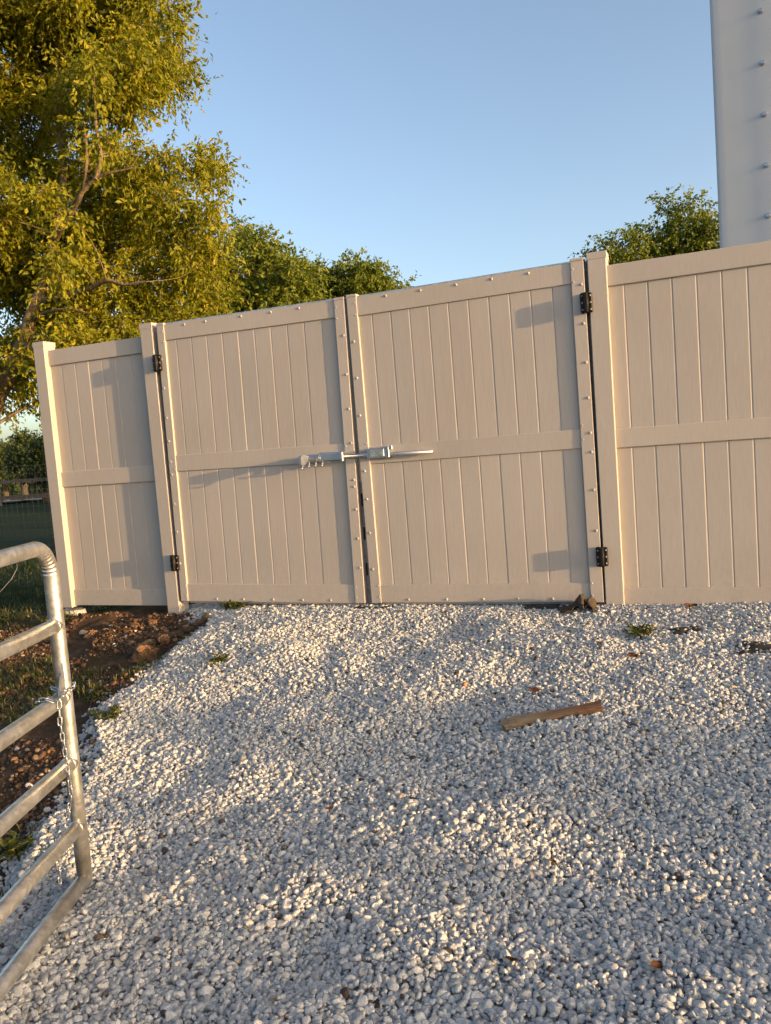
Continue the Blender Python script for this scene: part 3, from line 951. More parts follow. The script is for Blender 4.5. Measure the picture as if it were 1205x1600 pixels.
# ================================================================== TREES
def leaf_arrays(base, direc, nrm, L, W):
    """vectorised folded leaves: returns verts (n*4,3), tris (n*2,3)"""
    n = len(base)
    side = np.cross(direc, nrm); side /= np.linalg.norm(side, axis=1)[:, None] + 1e-9
    up = np.cross(side, direc)
    mid = base + direc * (L * 0.45)[:, None]
    v = np.empty((n, 4, 3))
    v[:, 0] = base
    v[:, 1] = mid + side * (W * 0.5)[:, None] + up * (W * 0.12)[:, None]
    v[:, 2] = base + direc * L[:, None] - up * (L * 0.10)[:, None]
    v[:, 3] = mid - side * (W * 0.5)[:, None] + up * (W * 0.12)[:, None]
    i = np.arange(n)[:, None] * 4
    f = np.concatenate([i + np.array([[0, 1, 2]]), i + np.array([[0, 2, 3]])], 1).reshape(-1, 3)
    return v.reshape(-1, 3), f

def unit(a): return a / (np.linalg.norm(a, axis=-1)[..., None] + 1e-9)

def smooth_path(pts, k=4):
    q = []
    for i in range(len(pts) - 1):
        p0 = pts[max(i - 1, 0)]; p1 = pts[i]; p2 = pts[i + 1]; p3 = pts[min(i + 2, len(pts) - 1)]
        for j in range(k):
            t = j / k
            q.append(0.5 * ((2 * p1) + (p2 - p0) * t + (2 * p0 - 5 * p1 + 4 * p2 - p3) * t * t + (3 * p1 - p0 - 3 * p2 + p3) * t ** 3))
    q.append(pts[-1])
    return q

def tree(name, label, base, trunk_paths, lobes, sprays, leaf_len, mat_leaf_, mat_bark_, rng, per=12, droop=0.6, spray_len=0.34, group=None, shell=0.5, width=0.36, limb_p=1.0, limb_r=1.0):
    """base: (x,y,z); trunk_paths: list of (pts(world), r0, r1); lobes: (x,y,z,rx,ry,rz) world"""
    root = empty(name, base)
    B = np.array(base)
    tubes = []
    allp = []
    for pts, r0, r1 in trunk_paths:
        pts = [Vector(p) - Vector(base) for p in pts]
        # subdivide smoothly
        q = []
        for i in range(len(pts) - 1):
            p0 = pts[max(i - 1, 0)]; p1 = pts[i]; p2 = pts[i + 1]; p3 = pts[min(i + 2, len(pts) - 1)]
            for k in range(4):
                t = k / 4
                q.append(0.5 * ((2 * p1) + (p2 - p0) * t + (2 * p0 - 5 * p1 + 4 * p2 - p3) * t * t + (3 * p1 - p0 - 3 * p2 + p3) * t ** 3))
        q.append(pts[-1])
        rad = [r0 + (r1 - r0) * (i / (len(q) - 1)) ** 0.8 for i in range(len(q))]
        rad = [r * (1 + 0.07 * math.sin(i * 2.1 + r0 * 90)) for i, r in enumerate(rad)]
        tubes.append((q, rad, 9))
        allp += [(p, r) for p, r in zip(q, rad)]
    SP = []
    area = np.array([(l[3] * l[5]) for l in lobes]); cnt = np.maximum(6, (sprays * area / area.sum()).astype(int))
    ap = np.array([p[0][:] for p in allp])
    for l, c in zip(lobes, cnt):
        cen = np.array(l[:3]) - B
        # limb from the closest lower skeleton point to lobe
        d = np.linalg.norm(ap - cen, axis=1) + 0.6 * np.maximum(0, ap[:, 2] - cen[2] + 0.1)
        j = int(np.argmin(d)); p0 = Vector(ap[j]); p1 = Vector(cen)
        r0 = min(allp[j][1] * 0.55, 0.045 * max(l[3], 0.4)); mid = p0.lerp(p1, 0.5) + Vector(rng.normal(0, 0.07, 3)) * (p1 - p0).length + Vector((0, 0, 0.06))
        q = smooth_path([p0, mid, p1], 5)
        if limb_p >= 1 or rng.random() < limb_p:
            tubes.append((q, [r0 * limb_r * (1 - 0.65 * i / (len(q) - 1)) for i in range(len(q))], 6))
        u = unit(rng.normal(size=(c, 3))); rr = rng.random(c) ** (1 / 3 * (1 - shell) + 0.02 + 0.18 * shell)
        lump = 1 + 0.28 * np.sin(u[:, 0] * 5 + cen[0] * 3) * np.sin(u[:, 1] * 5 + cen[1]) * np.sin(u[:, 2] * 6 + cen[2] * 2)
        pos = cen + u * (rr * lump)[:, None] * np.array(l[3:6])
        SP.append(np.concatenate([pos, u], 1))
        # twigs
        nt = max(3, c // 9)
        for t_ in pos[rng.choice(c, min(nt, c), replace=False)]:
            a = Vector(cen) + Vector(rng.normal(0, 0.12, 3)) * l[3]; b = Vector(t_)
            m = a.lerp(b, 0.5) + Vector(rng.normal(0, 0.06, 3)) * l[3] + Vector((0, 0, 0.05 * l[3]))
            tubes.append((smooth_path([a, m, b], 2), [r0 * 0.30 + 0.002, r0 * 0.25 + 0.002, r0 * 0.2 + 0.002, r0 * 0.1 + 0.002, 0.002], 4))
    V = []; Fq = []
    off = 0
    for q, rad, sg in tubes:
        v, f = tube_arrays(q, rad, sg, False, False)
        V += [p[:] for p in v]; Fq += [tuple(i + off for i in ff) for ff in f]; off += len(v)
    link_mesh('trunk', np_mesh('trunk', np.array(V), np.array(Fq), True), mat_bark_, root)
    S = np.concatenate(SP); ns = len(S)
    outw = S[:, 3:]
    sd = unit(outw * 0.7 + rng.normal(0, 0.55, (ns, 3)) + np.array([0, 0, -droop * 0.5]))
    svar = rng.random(ns)
    k = np.arange(per) / (per - 1)
    sl = spray_len * rng.uniform(0.6, 1.25, ns)
    # curve down along the spray
    base_p = S[:, None, :3] + sd[:, None, :] * (sl[:, None] * k[None, :])[..., None]
    base_p[..., 2] -= droop * 0.45 * sl[:, None] * k[None, :] ** 2
    ld = unit(sd[:, None, :] * 0.7 + rng.normal(0, 0.65, (ns, per, 3)) + np.array([0, 0, -droop * 0.75]))
    base_p += rng.normal(0, spray_len * 0.06, base_p.shape)
    nr = unit(rng.normal(0, 0.6, (ns, per, 3)) + np.array([0.25, -0.35, 0.55]))
    N = ns * per
    L = leaf_len * rng.uniform(0.65, 1.3, N); W = L * width * rng.uniform(0.8, 1.2, N)
    v, f = leaf_arrays(base_p.reshape(-1, 3), ld.reshape(-1, 3), nr.reshape(-1, 3), L, W)
    me = np_mesh('crown', v, f, False)
    var = np.clip(np.repeat(svar, per) * 0.6 + rng.random(N) * 0.4, 0, 1)
    attr(me, 'var', np.repeat(var, 4))
    link_mesh('crown', me, mat_leaf_, root)
    tag(root, label, 'tree', group)
    return root

RT, UT, FT = Vector((0.99705569, -0.00627376, -0.07642379)), Vector((0.07668087, 0.08157557, 0.99371297)), Vector((0, 0.99664741, -0.08181646))
def site(px, py, Y):
    """survey bearing (from the photo) + distance north -> world point, used when laying out limbs"""
    d = FT + RT * ((px - 602.5) / 1264.6) - UT * ((py - 800) / 1264.6)
    d = d * (Y / d.y)
    return Vector((d.x, d.y, d.z + EYE))

rt = np.random.default_rng(21)
def clumps(lobes, n, k, rng):
    out = []
    for l in lobes:
        m = max(3, int(n * (0.5 + min(1.5, l[3] / 0.6) * 0.5)))
        for i in range(m):
            u = unit(rng.normal(size=3)); r_ = k * rng.uniform(0.7, 1.3)
            f = rng.uniform(0.45, 0.95)
            out.append((l[0] + u[0] * l[3] * f, l[1] + u[1] * l[4] * f, l[2] + u[2] * l[5] * f, l[3] * r_, l[4] * r_, l[5] * r_ * 0.8))
    return out
def lobes_from(rows, Y0, spread, ky=1.15, rng=rt, kr=1.0):
    out = []
    for r in rows:
        px, py, pr = r[:3]
        Y = (r[3] if len(r) > 3 else Y0 + rng.uniform(-spread, spread))
        p = site(px, py, Y); rad = pr * kr / 1264.6 * Y
        out.append((p.x, p.y, p.z, rad, rad * ky, rad * 0.92))
    return out

# --- big tree at left
Yb = 9.2
trunk_main = ([site(-26, 935, Yb), site(-18, 850, Yb), site(-16, 740, Yb), site(-14, 655, Yb - 0.05), site(10, 592, Yb - 0.2), site(36, 535, Yb - 0.3), site(50, 490, Yb - 0.35), site(75, 428, Yb - 0.35), site(86, 366, Yb - 0.3), site(100, 300, Yb), site(95, 200, Yb + 0.2), site(90, 90, Yb + 0.3), site(80, -60, Yb + 0.3)], 0.125, 0.02)
limbs = [trunk_main,
         ([site(66, 470, Yb - 0.35), site(132, 454, Yb - 0.8), site(167, 439, Yb - 1.0), site(195, 445, Yb - 1.1), site(228, 440, Yb - 1.2)], 0.035, 0.012),
         ([site(52, 500, Yb - 0.35), site(72, 488, Yb - 0.7), site(108, 483, Yb - 0.9), site(140, 490, Yb - 1.0)], 0.025, 0.008),
         ([site(86, 375, Yb - 0.35), site(120, 317, Yb - 0.8), site(132, 296, Yb - 0.9), site(157, 275, Yb - 1.0), site(203, 264, Yb - 1.1)], 0.036, 0.010),
         ([site(150, 280, Yb - 0.98), site(158, 245, Yb - 1.0), site(150, 195, Yb - 1.0), site(148, 150, Yb - 0.95), site(146, 105, Yb - 0.9)], 0.024, 0.008),
         ([site(132, 296, Yb - 0.9), site(136, 240, Yb - 0.95), site(132, 200, Yb - 0.95)], 0.022, 0.010),
         ([site(-12, 668, Yb), site(25, 645, Yb + 0.2), site(60, 632, Yb + 0.3), site(110, 625, Yb + 0.4)], 0.022, 0.010),
         ([site(0, 610, Yb - 0.1), site(-60, 500, Yb + 0.1), site(-90, 380, Yb + 0.3), site(-110, 200, Yb + 0.3)], 0.10, 0.03),
         ([site(36, 535, Yb - 0.3), site(52, 545, Yb - 0.6), site(85, 528, Yb - 0.8)], 0.04, 0.015)]
rows = [(30, 30, 85), (130, 30, 80), (215, 60, 75), (265, 25, 45), (262, 105, 45), (50, 140, 85), (165, 140, 75), (220, 130, 48),
        (45, 350, 62), (120, 235, 60), (225, 270, 62), (300, 262, 40), (345, 268, 20), (330, 240, 22), (100, 400, 72), (200, 345, 72), (290, 335, 55), (312, 400, 45),
        (48, 480, 66), (150, 455, 66), (240, 440, 58), (305, 462, 42), (15, 560, 58), (100, 540, 58), (170, 520, 55), (250, 500, 45), (45, 598, 32), (72, 618, 22, 9.6), (12, 632, 20, 9.6), (100, 580, 36), (90, 418, 24, 7.9), (28, 560, 30, 8.3), (120, 345, 22, 7.9),
        (-80, 80, 110), (-100, 290, 110), (-90, 450, 90), (-70, 570, 50), (100, -90, 100), (-40, -110, 110), (220, -50, 60), (20, 240, 40, 10.0), (60, 250, 40, 10.2), (20, 420, 60, 10.0), (160, 60, 70, 10.2), (200, 400, 70, 10.2), (110, 320, 60, 10.2), (150, 205, 24, 7.8), (142, 110, 34, 7.9), (98, 385, 24, 7.9), (60, 300, 30, 7.9)]
tree('broadleaf_tree', 'large sunlit tree with drooping olive leaves and pale limbs at the left edge', tuple(site(-26, 940, Yb)),
     limbs, clumps(lobes_from(rows, Yb, 0.9, kr=0.97), 8, 0.40, rt), 15000, 0.061, M['leaf_big'], M['bark_light'], rt, 13, 0.6, 0.27, None, 0.3, 0.46, 0.22, 0.55)

# --- trees behind the gates; hidden low lobes added to shade the far lawn
def std_trunk(px, py_base, Y, top_py, lean=0):
    b = site(px, py_base, Y); t = site(px + lean, top_py, Y)
    zb = H1(ground_h, b.x, b.y)
    return [([Vector((b.x, b.y, zb - 0.1)), b.lerp(t, 0.3) , b.lerp(t, 0.65) + Vector((0.12, 0.1, 0)), t], 0.20, 0.05)], (b.x, b.y, zb)
tk, bs = std_trunk(395, 790, 17.5, 430, -10)
tree('broadleaf_tree', 'dark green rounded tree rising behind the left gate leaf, next to the large tree', bs, tk,
     clumps(lobes_from([(375, 365, 26), (395, 400, 38), (430, 400, 36), (355, 420, 40), (400, 460, 50), (450, 440, 34), (345, 480, 45), (450, 490, 45), (330, 400, 38), (300, 470, 50), (380, 540, 60), (440, 560, 60), (330, 560, 60), (478, 438, 26), (455, 418, 22), (475, 470, 30), (260, 520, 55), (330, 640, 70), (410, 650, 80), (470, 640, 60)], 17.5, 0.9, 1.2), 7, 0.52, rt),
     8600, 0.088, M['leaf_mid'], M['bark_dark'], rt, 12, 0.4, 0.34, 'trees behind the fence', 0.3, 0.55, 0.4, 0.6)
tk, bs = std_trunk(560, 790, 20.5, 450, 10)
tree('broadleaf_tree', 'lower green tree showing just above the middle of the gates', bs, tk,
     clumps(lobes_from([(500, 450, 28), (540, 442, 30), (570, 432, 26), (590, 440, 30), (520, 460, 36), (560, 470, 40), (605, 455, 24), (628, 446, 12), (480, 450, 26), (540, 530, 55), (590, 530, 50), (500, 520, 50), (560, 412, 12), (510, 610, 70), (580, 610, 75), (620, 600, 60), (550, 680, 70)], 20.5, 0.9, 1.2), 7, 0.52, rt),
     7400, 0.092, M['leaf_mid'], M['bark_dark'], rt, 12, 0.4, 0.34, 'trees behind the fence', 0.3, 0.55, 0.4, 0.6)
tk, bs = std_trunk(1040, 760, 19.0, 400, 0)
tree('broadleaf_tree', 'green tree between the tall hinge post and the white metal building', bs, tk,
     clumps(lobes_from([(1050, 335, 28), (1085, 340, 30), (1020, 370, 34), (985, 375, 26), (1060, 385, 42), (1100, 375, 34), (950, 392, 20), (925, 398, 13), (1000, 410, 40), (1060, 440, 55), (960, 430, 45), (1110, 430, 50), (1010, 480, 60), (1042, 312, 12), (1140, 380, 45), (1150, 440, 50), (940, 560, 80), (1020, 560, 80), (1090, 560, 80), (960, 640, 80), (1060, 640, 80), (890, 600, 70)], 19.0, 0.9, 1.2), 7, 0.52, rt),
     8200, 0.088, M['leaf_mid'], M['bark_dark'], rt, 12, 0.4, 0.34, 'trees behind the fence', 0.3, 0.55, 0.4, 0.6)
# --- small far trees at the left gap
for (px, Y, lb, lab, sp_) in (
        (38, 36.0, [(32, 690, 9), (42, 695, 9), (48, 700, 8), (34, 682, 5), (44, 712, 12), (30, 716, 10), (36, 732, 14), (50, 735, 14)], 'small yellow-lit tree on the skyline left of the end post', 1300),
        (8, 40.0, [(4, 706, 10), (14, 702, 7), (18, 712, 7), (0, 720, 14), (14, 726, 10), (-12, 712, 14), (4, 740, 16), (20, 742, 13)], 'small dark tree on the skyline at the left edge', 1300),
        (72, 33.0, [(72, 700, 10), (64, 710, 10), (80, 695, 9), (66, 688, 5), (76, 716, 14), (58, 722, 10), (66, 736, 14), (82, 736, 14)], 'small dark tree on the skyline touching the end post', 1300)):
    tk, bs = std_trunk(px, 772, Y, 705, 0)
    tree('small_tree', lab, bs, tk, lobes_from(lb, Y, 0.6, 1.2), sp_, 0.14, M['leaf_far'], M['bark_dark'], rt, 8, 0.3, 0.45, 'small trees on the skyline', 0.5, 0.5)

# --- distant wood
rw = np.random.default_rng(5)
n = 26000
ang = rw.uniform(-1.05, 1.05, n)
R_ = rw.uniform(58, 74, n)
x = np.sin(ang) * R_; y = np.cos(ang) * R_
top = 2.6 + 1.2 * vnoise(ang * 16, ang * 0, 71) + 0.7 * vnoise(ang * 45, ang * 0, 72)
zz = top * rw.random(n) ** 0.6
b = np.stack([x, y, ground_h(x, y) + zz], 1)
v, f = leaf_arrays(b, unit(rw.normal(size=(n, 3))), unit(rw.normal(size=(n, 3))), rw.uniform(0.35, 0.8, n), rw.uniform(0.25, 0.5, n))
me = np_mesh('distant_wood', v, f, False); attr(me, 'var', np.repeat(rw.random(n) * 0.7, 4))
tag(link_mesh('distant_wood', me, M['leaf_far']), 'dark distant belt of woodland along the horizon', 'woodland', kind='stuff')

# ================================================================== FAR FENCES, ROAD
road_y = 35.6
rv = []; rfc = []
rxs = np.arange(-60, 61, 2.0)
for i, xx in enumerate(rxs):
    for yy in (road_y - 1.6 - 0.10 * xx * 0.2, road_y + 1.6 - 0.10 * xx * 0.2):
        rv.append((xx, yy, max(H1(ground_h, xx, yy), H1(ground_h, xx, yy + 0.8)) + 0.10))
for i in range(len(rxs) - 1): rfc.append((2 * i, 2 * i + 2, 2 * i + 3, 2 * i + 1))
tag(link_mesh('road', np_mesh('road', np.array(rv), np.array(rfc), True), M['asphalt']), kind='structure')

# wooden post and rail fence ~ 29 m away
rf_root = None
fy = 32.0
pxs = np.arange(-24, -4.9, 2.2)
rf_root = empty('rail_fence', (-14.5, fy, H1(ground_h, -14.5, fy)))
for xx in pxs:
    zg = H1(ground_h, xx, fy) - rf_root.location.z
    link_mesh('post', box_mesh('post', -0.09, 0.09, -0.09, 0.09, -0.2, 1.15, 0.01, 1), M['rail_wood'], rf_root, (xx + 14.5, 0, zg))
for x0, x1 in zip(pxs[:-1], pxs[1:]):
    for hh in (0.30, 0.92):
        z0 = H1(ground_h, x0, fy) - rf_root.location.z + hh; z1 = H1(ground_h, x1, fy) - rf_root.location.z + hh
        bm = bmesh.new(); add_box(bm, x0 + 14.5, x1 + 14.5, -0.125, -0.092, -0.07, 0.07)
        for v in bm.verts: v.co.z += z0 + (z1 - z0) * ((v.co.x - (x0 + 14.5)) / (x1 - x0))
        link_mesh('rail', bm_mesh('rail', bm), M['rail_wood'], rf_root)
tag(rf_root, 'weathered wooden post and rail fence far across the shaded lawn', 'fence')

# wire mesh fence ~ 15 m away
wy = 15.0
wroot = empty('wire_fence', (-7.0, wy, H1(ground_h, -7.0, wy)))
zc = wroot.location.z
parts = []
for xx in np.arange(-4.0, 3.01, 0.10):
    zg = H1(ground_h, xx - 7.0, wy) - zc
    parts.append(([(xx, 0, zg), (xx, 0, zg + 1.55)], 0.0022))
for hh in np.arange(0.05, 1.56, 0.15):
    parts.append(([(xx, 0.003, H1(ground_h, xx - 7.0, wy) - zc + hh) for xx in np.arange(-4.0, 3.01, 0.5)], 0.0022))
link_mesh('wire_mesh', tube_mesh('wire_mesh', parts, 4), M['wire'], wroot)
for xx in (-4.0, -0.55, 3.0):
    zg = H1(ground_h, xx - 7.0, wy) - zc
    link_mesh('post', tube_mesh('post', [([(xx, 0.03, zg - 0.3), (xx, 0.03, zg + 1.65)], 0.024)], 8), M['wire'], wroot)
tag(wroot, 'fine dark wire mesh fence on the shaded lawn behind the end post', 'fence')

# small red peaked object beyond the rail fence
rp = site(60, 747, 38.0)
bm = bmesh.new()
zg = H1(ground_h, rp.x, rp.y)
hgt = rp.z + 0.16 - zg
base = [(-0.24, -0.2, 0.0), (0.24, -0.2, 0.0), (0.24, 0.2, 0.0), (-0.24, 0.2, 0.0)]
vs = [bm.verts.new((a, b, hgt - 0.36)) for a, b, c in base]; tipv = [bm.verts.new((-0.05, 0, hgt)), bm.verts.new((0.09, 0, hgt - 0.03))]
bm.faces.new((vs[0], vs[1], tipv[1], tipv[0])); bm.faces.new((vs[2], vs[3], tipv[0], tipv[1])); bm.faces.new((vs[1], vs[2], tipv[1])); bm.faces.new((vs[3], vs[0], tipv[0])); bm.faces.new(vs[::-1])
rt_root = empty('red_shelter', (rp.x, rp.y, zg))
link_mesh('roof', bm_mesh('roof', bm), M['red'], rt_root)
for (a, b, c) in base:
    link_mesh('leg', tube_mesh('leg', [([(a * 0.9, b * 0.9, 0), (a * 0.9, b * 0.9, hgt - 0.34)], 0.012)], 6), M['slot'], rt_root)
tag(rt_root, 'small red peaked shape far off, just left of the end fence post', 'shelter')

# ================================================================== GRASS
rg = np.random.default_rng(9)
def grass_field(n, xr, yr, cond, hmean, name, label, spread=0.5):
    x = rg.uniform(*xr, n); y = rg.uniform(*yr, n)
    k = cond(x, y)
    keep = rg.random(n) < k
    x, y = x[keep], y[keep]; m = len(x)
    h = hmean * rg.lognormal(0, 0.35, m)
    a = rg.uniform(0, 6.283, m); bend = rg.uniform(0.15, 1.1, m) * spread * 2
    d = np.stack([np.cos(a), np.sin(a), np.zeros(m)], 1)
    s = np.stack([-np.sin(a), np.cos(a), np.zeros(m)], 1)
    z0 = ground_h(x, y)
    p0 = np.stack([x, y, z0 - 0.004], 1)
    up = np.array([0, 0, 1.0])
    wv = (0.0024 + 0.0022 * rg.random(m))[:, None]
    p1 = p0 + up * (h * 0.55)[:, None] + d * (h * 0.18 * bend)[:, None]
    p2 = p0 + up * (h * (1 - 0.35 * bend))[:, None] + d * (h * 0.75 * bend)[:, None]
    V = np.stack([p0 - s * wv, p0 + s * wv, p1 - s * wv * 0.8, p1 + s * wv * 0.8, p2], 1).reshape(-1, 3)
    i = np.arange(m)[:, None] * 5
    Fc = np.concatenate([i + np.array([[0, 1, 3]]), i + np.array([[0, 3, 2]]), i + np.array([[2, 3, 4]])], 1).reshape(-1, 3)
    me = np_mesh(name, V, Fc, False)
    attr(me, 'var', np.repeat(np.clip(rg.normal(0.5, 0.25, m), 0, 1), 5))
    tag(link_mesh(name, me, M['lawn' if name == 'lawn_grass' else 'grass']), label, 'grass', kind='stuff')
def near_cond(x, y):
    s, w = fence_sw(x, y); gd = gravel_d(x, y)
    bare = np.exp(-(((s + 2.3) / 0.95) ** 2 + ((w - 0.35) / 0.65) ** 2)) + 0.9 * np.exp(-(((x + 1.75) / 0.3) ** 2 + ((y - 4.0) / 1.0) ** 2))
    c = sstep(0.02, 0.5, 0.30 + 0.9 * vnoise(x * 2.4, y * 2.4, 81) + 0.55 * vnoise(x * 7, y * 7, 82) - 1.5 * bare - 0.8 * np.exp(-((y - 4.15) / 0.35) ** 2))
    return c * (gd < 0.03)
grass_field(60000, (-4.5, -1.3), (1.2, 7.6), near_cond, 0.045, 'grass', 'patchy grass growing between the tube gate and the dirt', 0.8)
grass_field(45000, (-10, -2.6), (6.2, 14), lambda x, y: (0.35 + 0.65 * sstep(-0.4, 0.4, vnoise(x, y, 83))) * (fence_sw(x, y)[1] < 0.5), 0.06, 'lawn_grass', 'shaded lawn grass behind the end of the fence')

# unseen dry grass added right of the driveway; its heights shape the near gravel's shade
def shade_grass(n):
    q = rg.uniform(0.2, 3.75, n); e = rg.uniform(4.2, 5.3, n)
    x = q * 0.522 + e * 0.853; y = q * 0.853 - e * 0.522
    hh = np.interp(q, [0.2, 1.85, 1.97, 2.16, 2.26, 2.38, 2.46, 2.80, 2.92, 3.45, 3.75], [0.74, 0.72, 0.40, 0.40, 0.82, 0.82, 0.36, 0.37, 0.94, 0.84, 0.30]) + 0.12 * vnoise(q * 4.6, e * 0.8, 91) + 0.12 * vnoise(q * 13, e * 1.5, 92)
    k = hh > 0.12
    x, y, hh = x[k], y[k], hh[k]; m = len(x)
    h = hh * rg.uniform(0.55, 1.1, m)
    a = rg.uniform(0, 6.283, m); bend = rg.uniform(0.05, 0.5, m)
    d = np.stack([np.cos(a), np.sin(a), np.zeros(m)], 1); s = np.stack([-np.sin(a), np.cos(a), np.zeros(m)], 1)
    p0 = np.stack([x, y, ground_h(x, y) - 0.01], 1); up = np.array([0, 0, 1.0])
    wv = rg.uniform(0.003, 0.006, m)[:, None]
    p1 = p0 + up * (h * 0.6)[:, None] + d * (h * 0.12 * bend)[:, None]
    p2 = p0 + up * (h * (1 - 0.15 * bend))[:, None] + d * (h * 0.6 * bend)[:, None]
    V = np.stack([p0 - s * wv, p0 + s * wv, p1 - s * wv * 0.8, p1 + s * wv * 0.8, p2], 1).reshape(-1, 3)
    i = np.arange(m)[:, None] * 5
    Fc = np.concatenate([i + np.array([[0, 1, 3]]), i + np.array([[0, 3, 2]]), i + np.array([[2, 3, 4]])], 1).reshape(-1, 3)
    me = np_mesh('shade_grass', V, Fc, False)
    attr(me, 'var', np.repeat(np.clip(rg.normal(0.7, 0.25, m), 0, 1), 5))
    tag(link_mesh('shade_grass', me, M['grass']), 'unseen tall grass added right of the driveway to shade the near gravel', 'grass', kind='stuff')
shade_grass(24000)

# ================================================================== SMALL THINGS ON THE GROUND
def place(x, y, dz=0.0): return (x, y, H1(gravel_h, x, y) + dz)
#<ITEMS>
# wooden stake lying on the gravel
def stake():
    bm = bmesh.new(); L = 0.455; n = 14; rings = []
    prof = [(-1, -0.55), (-0.8, -1), (0.8, -1), (1, -0.6), (0.95, 0.45), (0.7, 0.95), (-0.2, 1.0), (-0.85, 0.7)]
    r = np.random.default_rng(4)
    for i in range(n + 1):
        t = i / n
        w = 0.029 * (0.90 + 0.10 * math.sin(t * 5.0 + 1)) * (0.82 if i == 0 else 1); h = 0.019 * (0.92 + 0.10 * math.sin(t * 7)) * (0.75 if i == 0 else 1)
        ring = []
        for a, b in prof:
            xe = (r.uniform(-0.010, 0.008) if i in (0, n) else 0)
            ring.append(bm.verts.new((-L / 2 + L * t + xe, a * w + r.normal(0, 0.0008) + 0.003 * math.sin(t * 3), b * h + r.normal(0, 0.0008))))
        rings.append(ring)
    m = len(prof)
    for a, b in zip(rings[:-1], rings[1:]):
        for k in range(m): bm.faces.new((a[k], a[(k + 1) % m], b[(k + 1) % m], b[k]))
    bm.faces.new(rings[0][::-1]); bm.faces.new(rings[-1])
    return bm_mesh('wood_piece', bm, False)
zA, zB = H1(gravel_h, 0.47, 3.53), H1(gravel_h, 0.875, 3.54)
st = link_mesh('wood_piece', stake(), M['stake'], None, (0.676, 3.535, (zA + zB) / 2 + 0.031), (0.35, -math.atan2(zB - zA, 0.41), math.radians(3)))
tag(st, 'short weathered brown length of split wood lying on the gravel', 'wood')

# cloth
def cloth_mesh(name, w, d, amp, seed, fold=0.0, nx_=18, ny_=10, ragged=0.08):
    r = np.random.default_rng(seed)
    V = []; F = []
    for j in range(ny_ + 1):
        for i in range(nx_ + 1):
            u, v = i / nx_ - 0.5, j / ny_ - 0.5
            edge = max(abs(u), abs(v)) * 2
            x = u * w * (1 + ragged * math.sin(v * 9 + seed)); y = v * d * (1 + ragged * math.sin(u * 11 + seed * 2))
            z_ = amp * (0.6 + float(vnoise(np.array([u * 4.0 + seed]), np.array([v * 3.5]), seed)[0]) + 0.5 * float(vnoise(np.array([u * 9]), np.array([v * 8 + seed]), seed + 1)[0])) * (1 - edge ** 4 * 0.8)
            z_ += fold * math.exp(-((v + 0.1 * math.sin(u * 5)) / 0.16) ** 2) * (1 - (2 * u) ** 4 * 0.6)
            V.append((x, y, z_))
    for j in range(ny_):
        for i in range(nx_):
            a = j * (nx_ + 1) + i
            F.append((a, a + 1, a + nx_ + 2, a + nx_ + 1))
    top = np.array(V); bot = top - np.array([0, 0, 0.004]); nv = len(top)
    F = np.array(F); Fb = F[:, ::-1] + nv
    rim = []
    for i in range(nx_): rim += [(i + 1, i, i + nv, i + 1 + nv), (ny_ * (nx_ + 1) + i, ny_ * (nx_ + 1) + i + 1, ny_ * (nx_ + 1) + i + 1 + nv, ny_ * (nx_ + 1) + i + nv)]
    for j in range(ny_):
        a = j * (nx_ + 1); b = a + nx_ + 1
        rim += [(a, b, b + nv, a + nv), (b + nx_, a + nx_, a + nx_ + nv, b + nx_ + nv)]
    return np_mesh(name, np.concatenate([top, bot]), np.concatenate([F, Fb, np.array(rim)]), True)
def lay_cloth(x, y, w, d, amp, seed, rz, label, mat='fabric', fold=0.0, dz=0.006):
    me = cloth_mesh('ground_cloth', w, d, amp, seed, fold)
    c, s = math.cos(rz), math.sin(rz)
    co = np.empty(len(me.vertices) * 3, np.float32); me.vertices.foreach_get('co', co); co = co.reshape(-1, 3)
    wx = x + co[:, 0] * c - co[:, 1] * s; wy = y + co[:, 0] * s + co[:, 1] * c
    z0 = H1(gravel_h, x, y)
    co[:, 2] += gravel_h(wx, wy) - z0
    me.vertices.foreach_set('co', co.ravel()); me.update()
    o = link_mesh('ground_cloth', me, M[mat], None, (x, y, z0 + dz), (0, 0, rz))
    tag(o, label, 'ground cloth')
    return o
fa = -AZ
lay_cloth(1.03, 5.20, 0.34, 0.10, 0.016, 3, fa, 'flat black ground cloth strip under the right gate, left of the bunched cloth', fold=0.0, dz=0.010)
lay_cloth(1.62, 4.44, 0.17, 0.10, 0.008, 5, 0.1, 'small black ground cloth patch poking out of gravel below the right fence panel', dz=0.008)
lay_cloth(1.95, 4.02, 0.40, 0.15, 0.009, 6, -0.35, 'larger black ground cloth patch showing through gravel at the right edge', dz=0.008)
lay_cloth(-0.14, 5.66, 0.30, 0.12, 0.012, 8, fa, 'black ground cloth under the gap between the two gate leaves', dz=0.006)
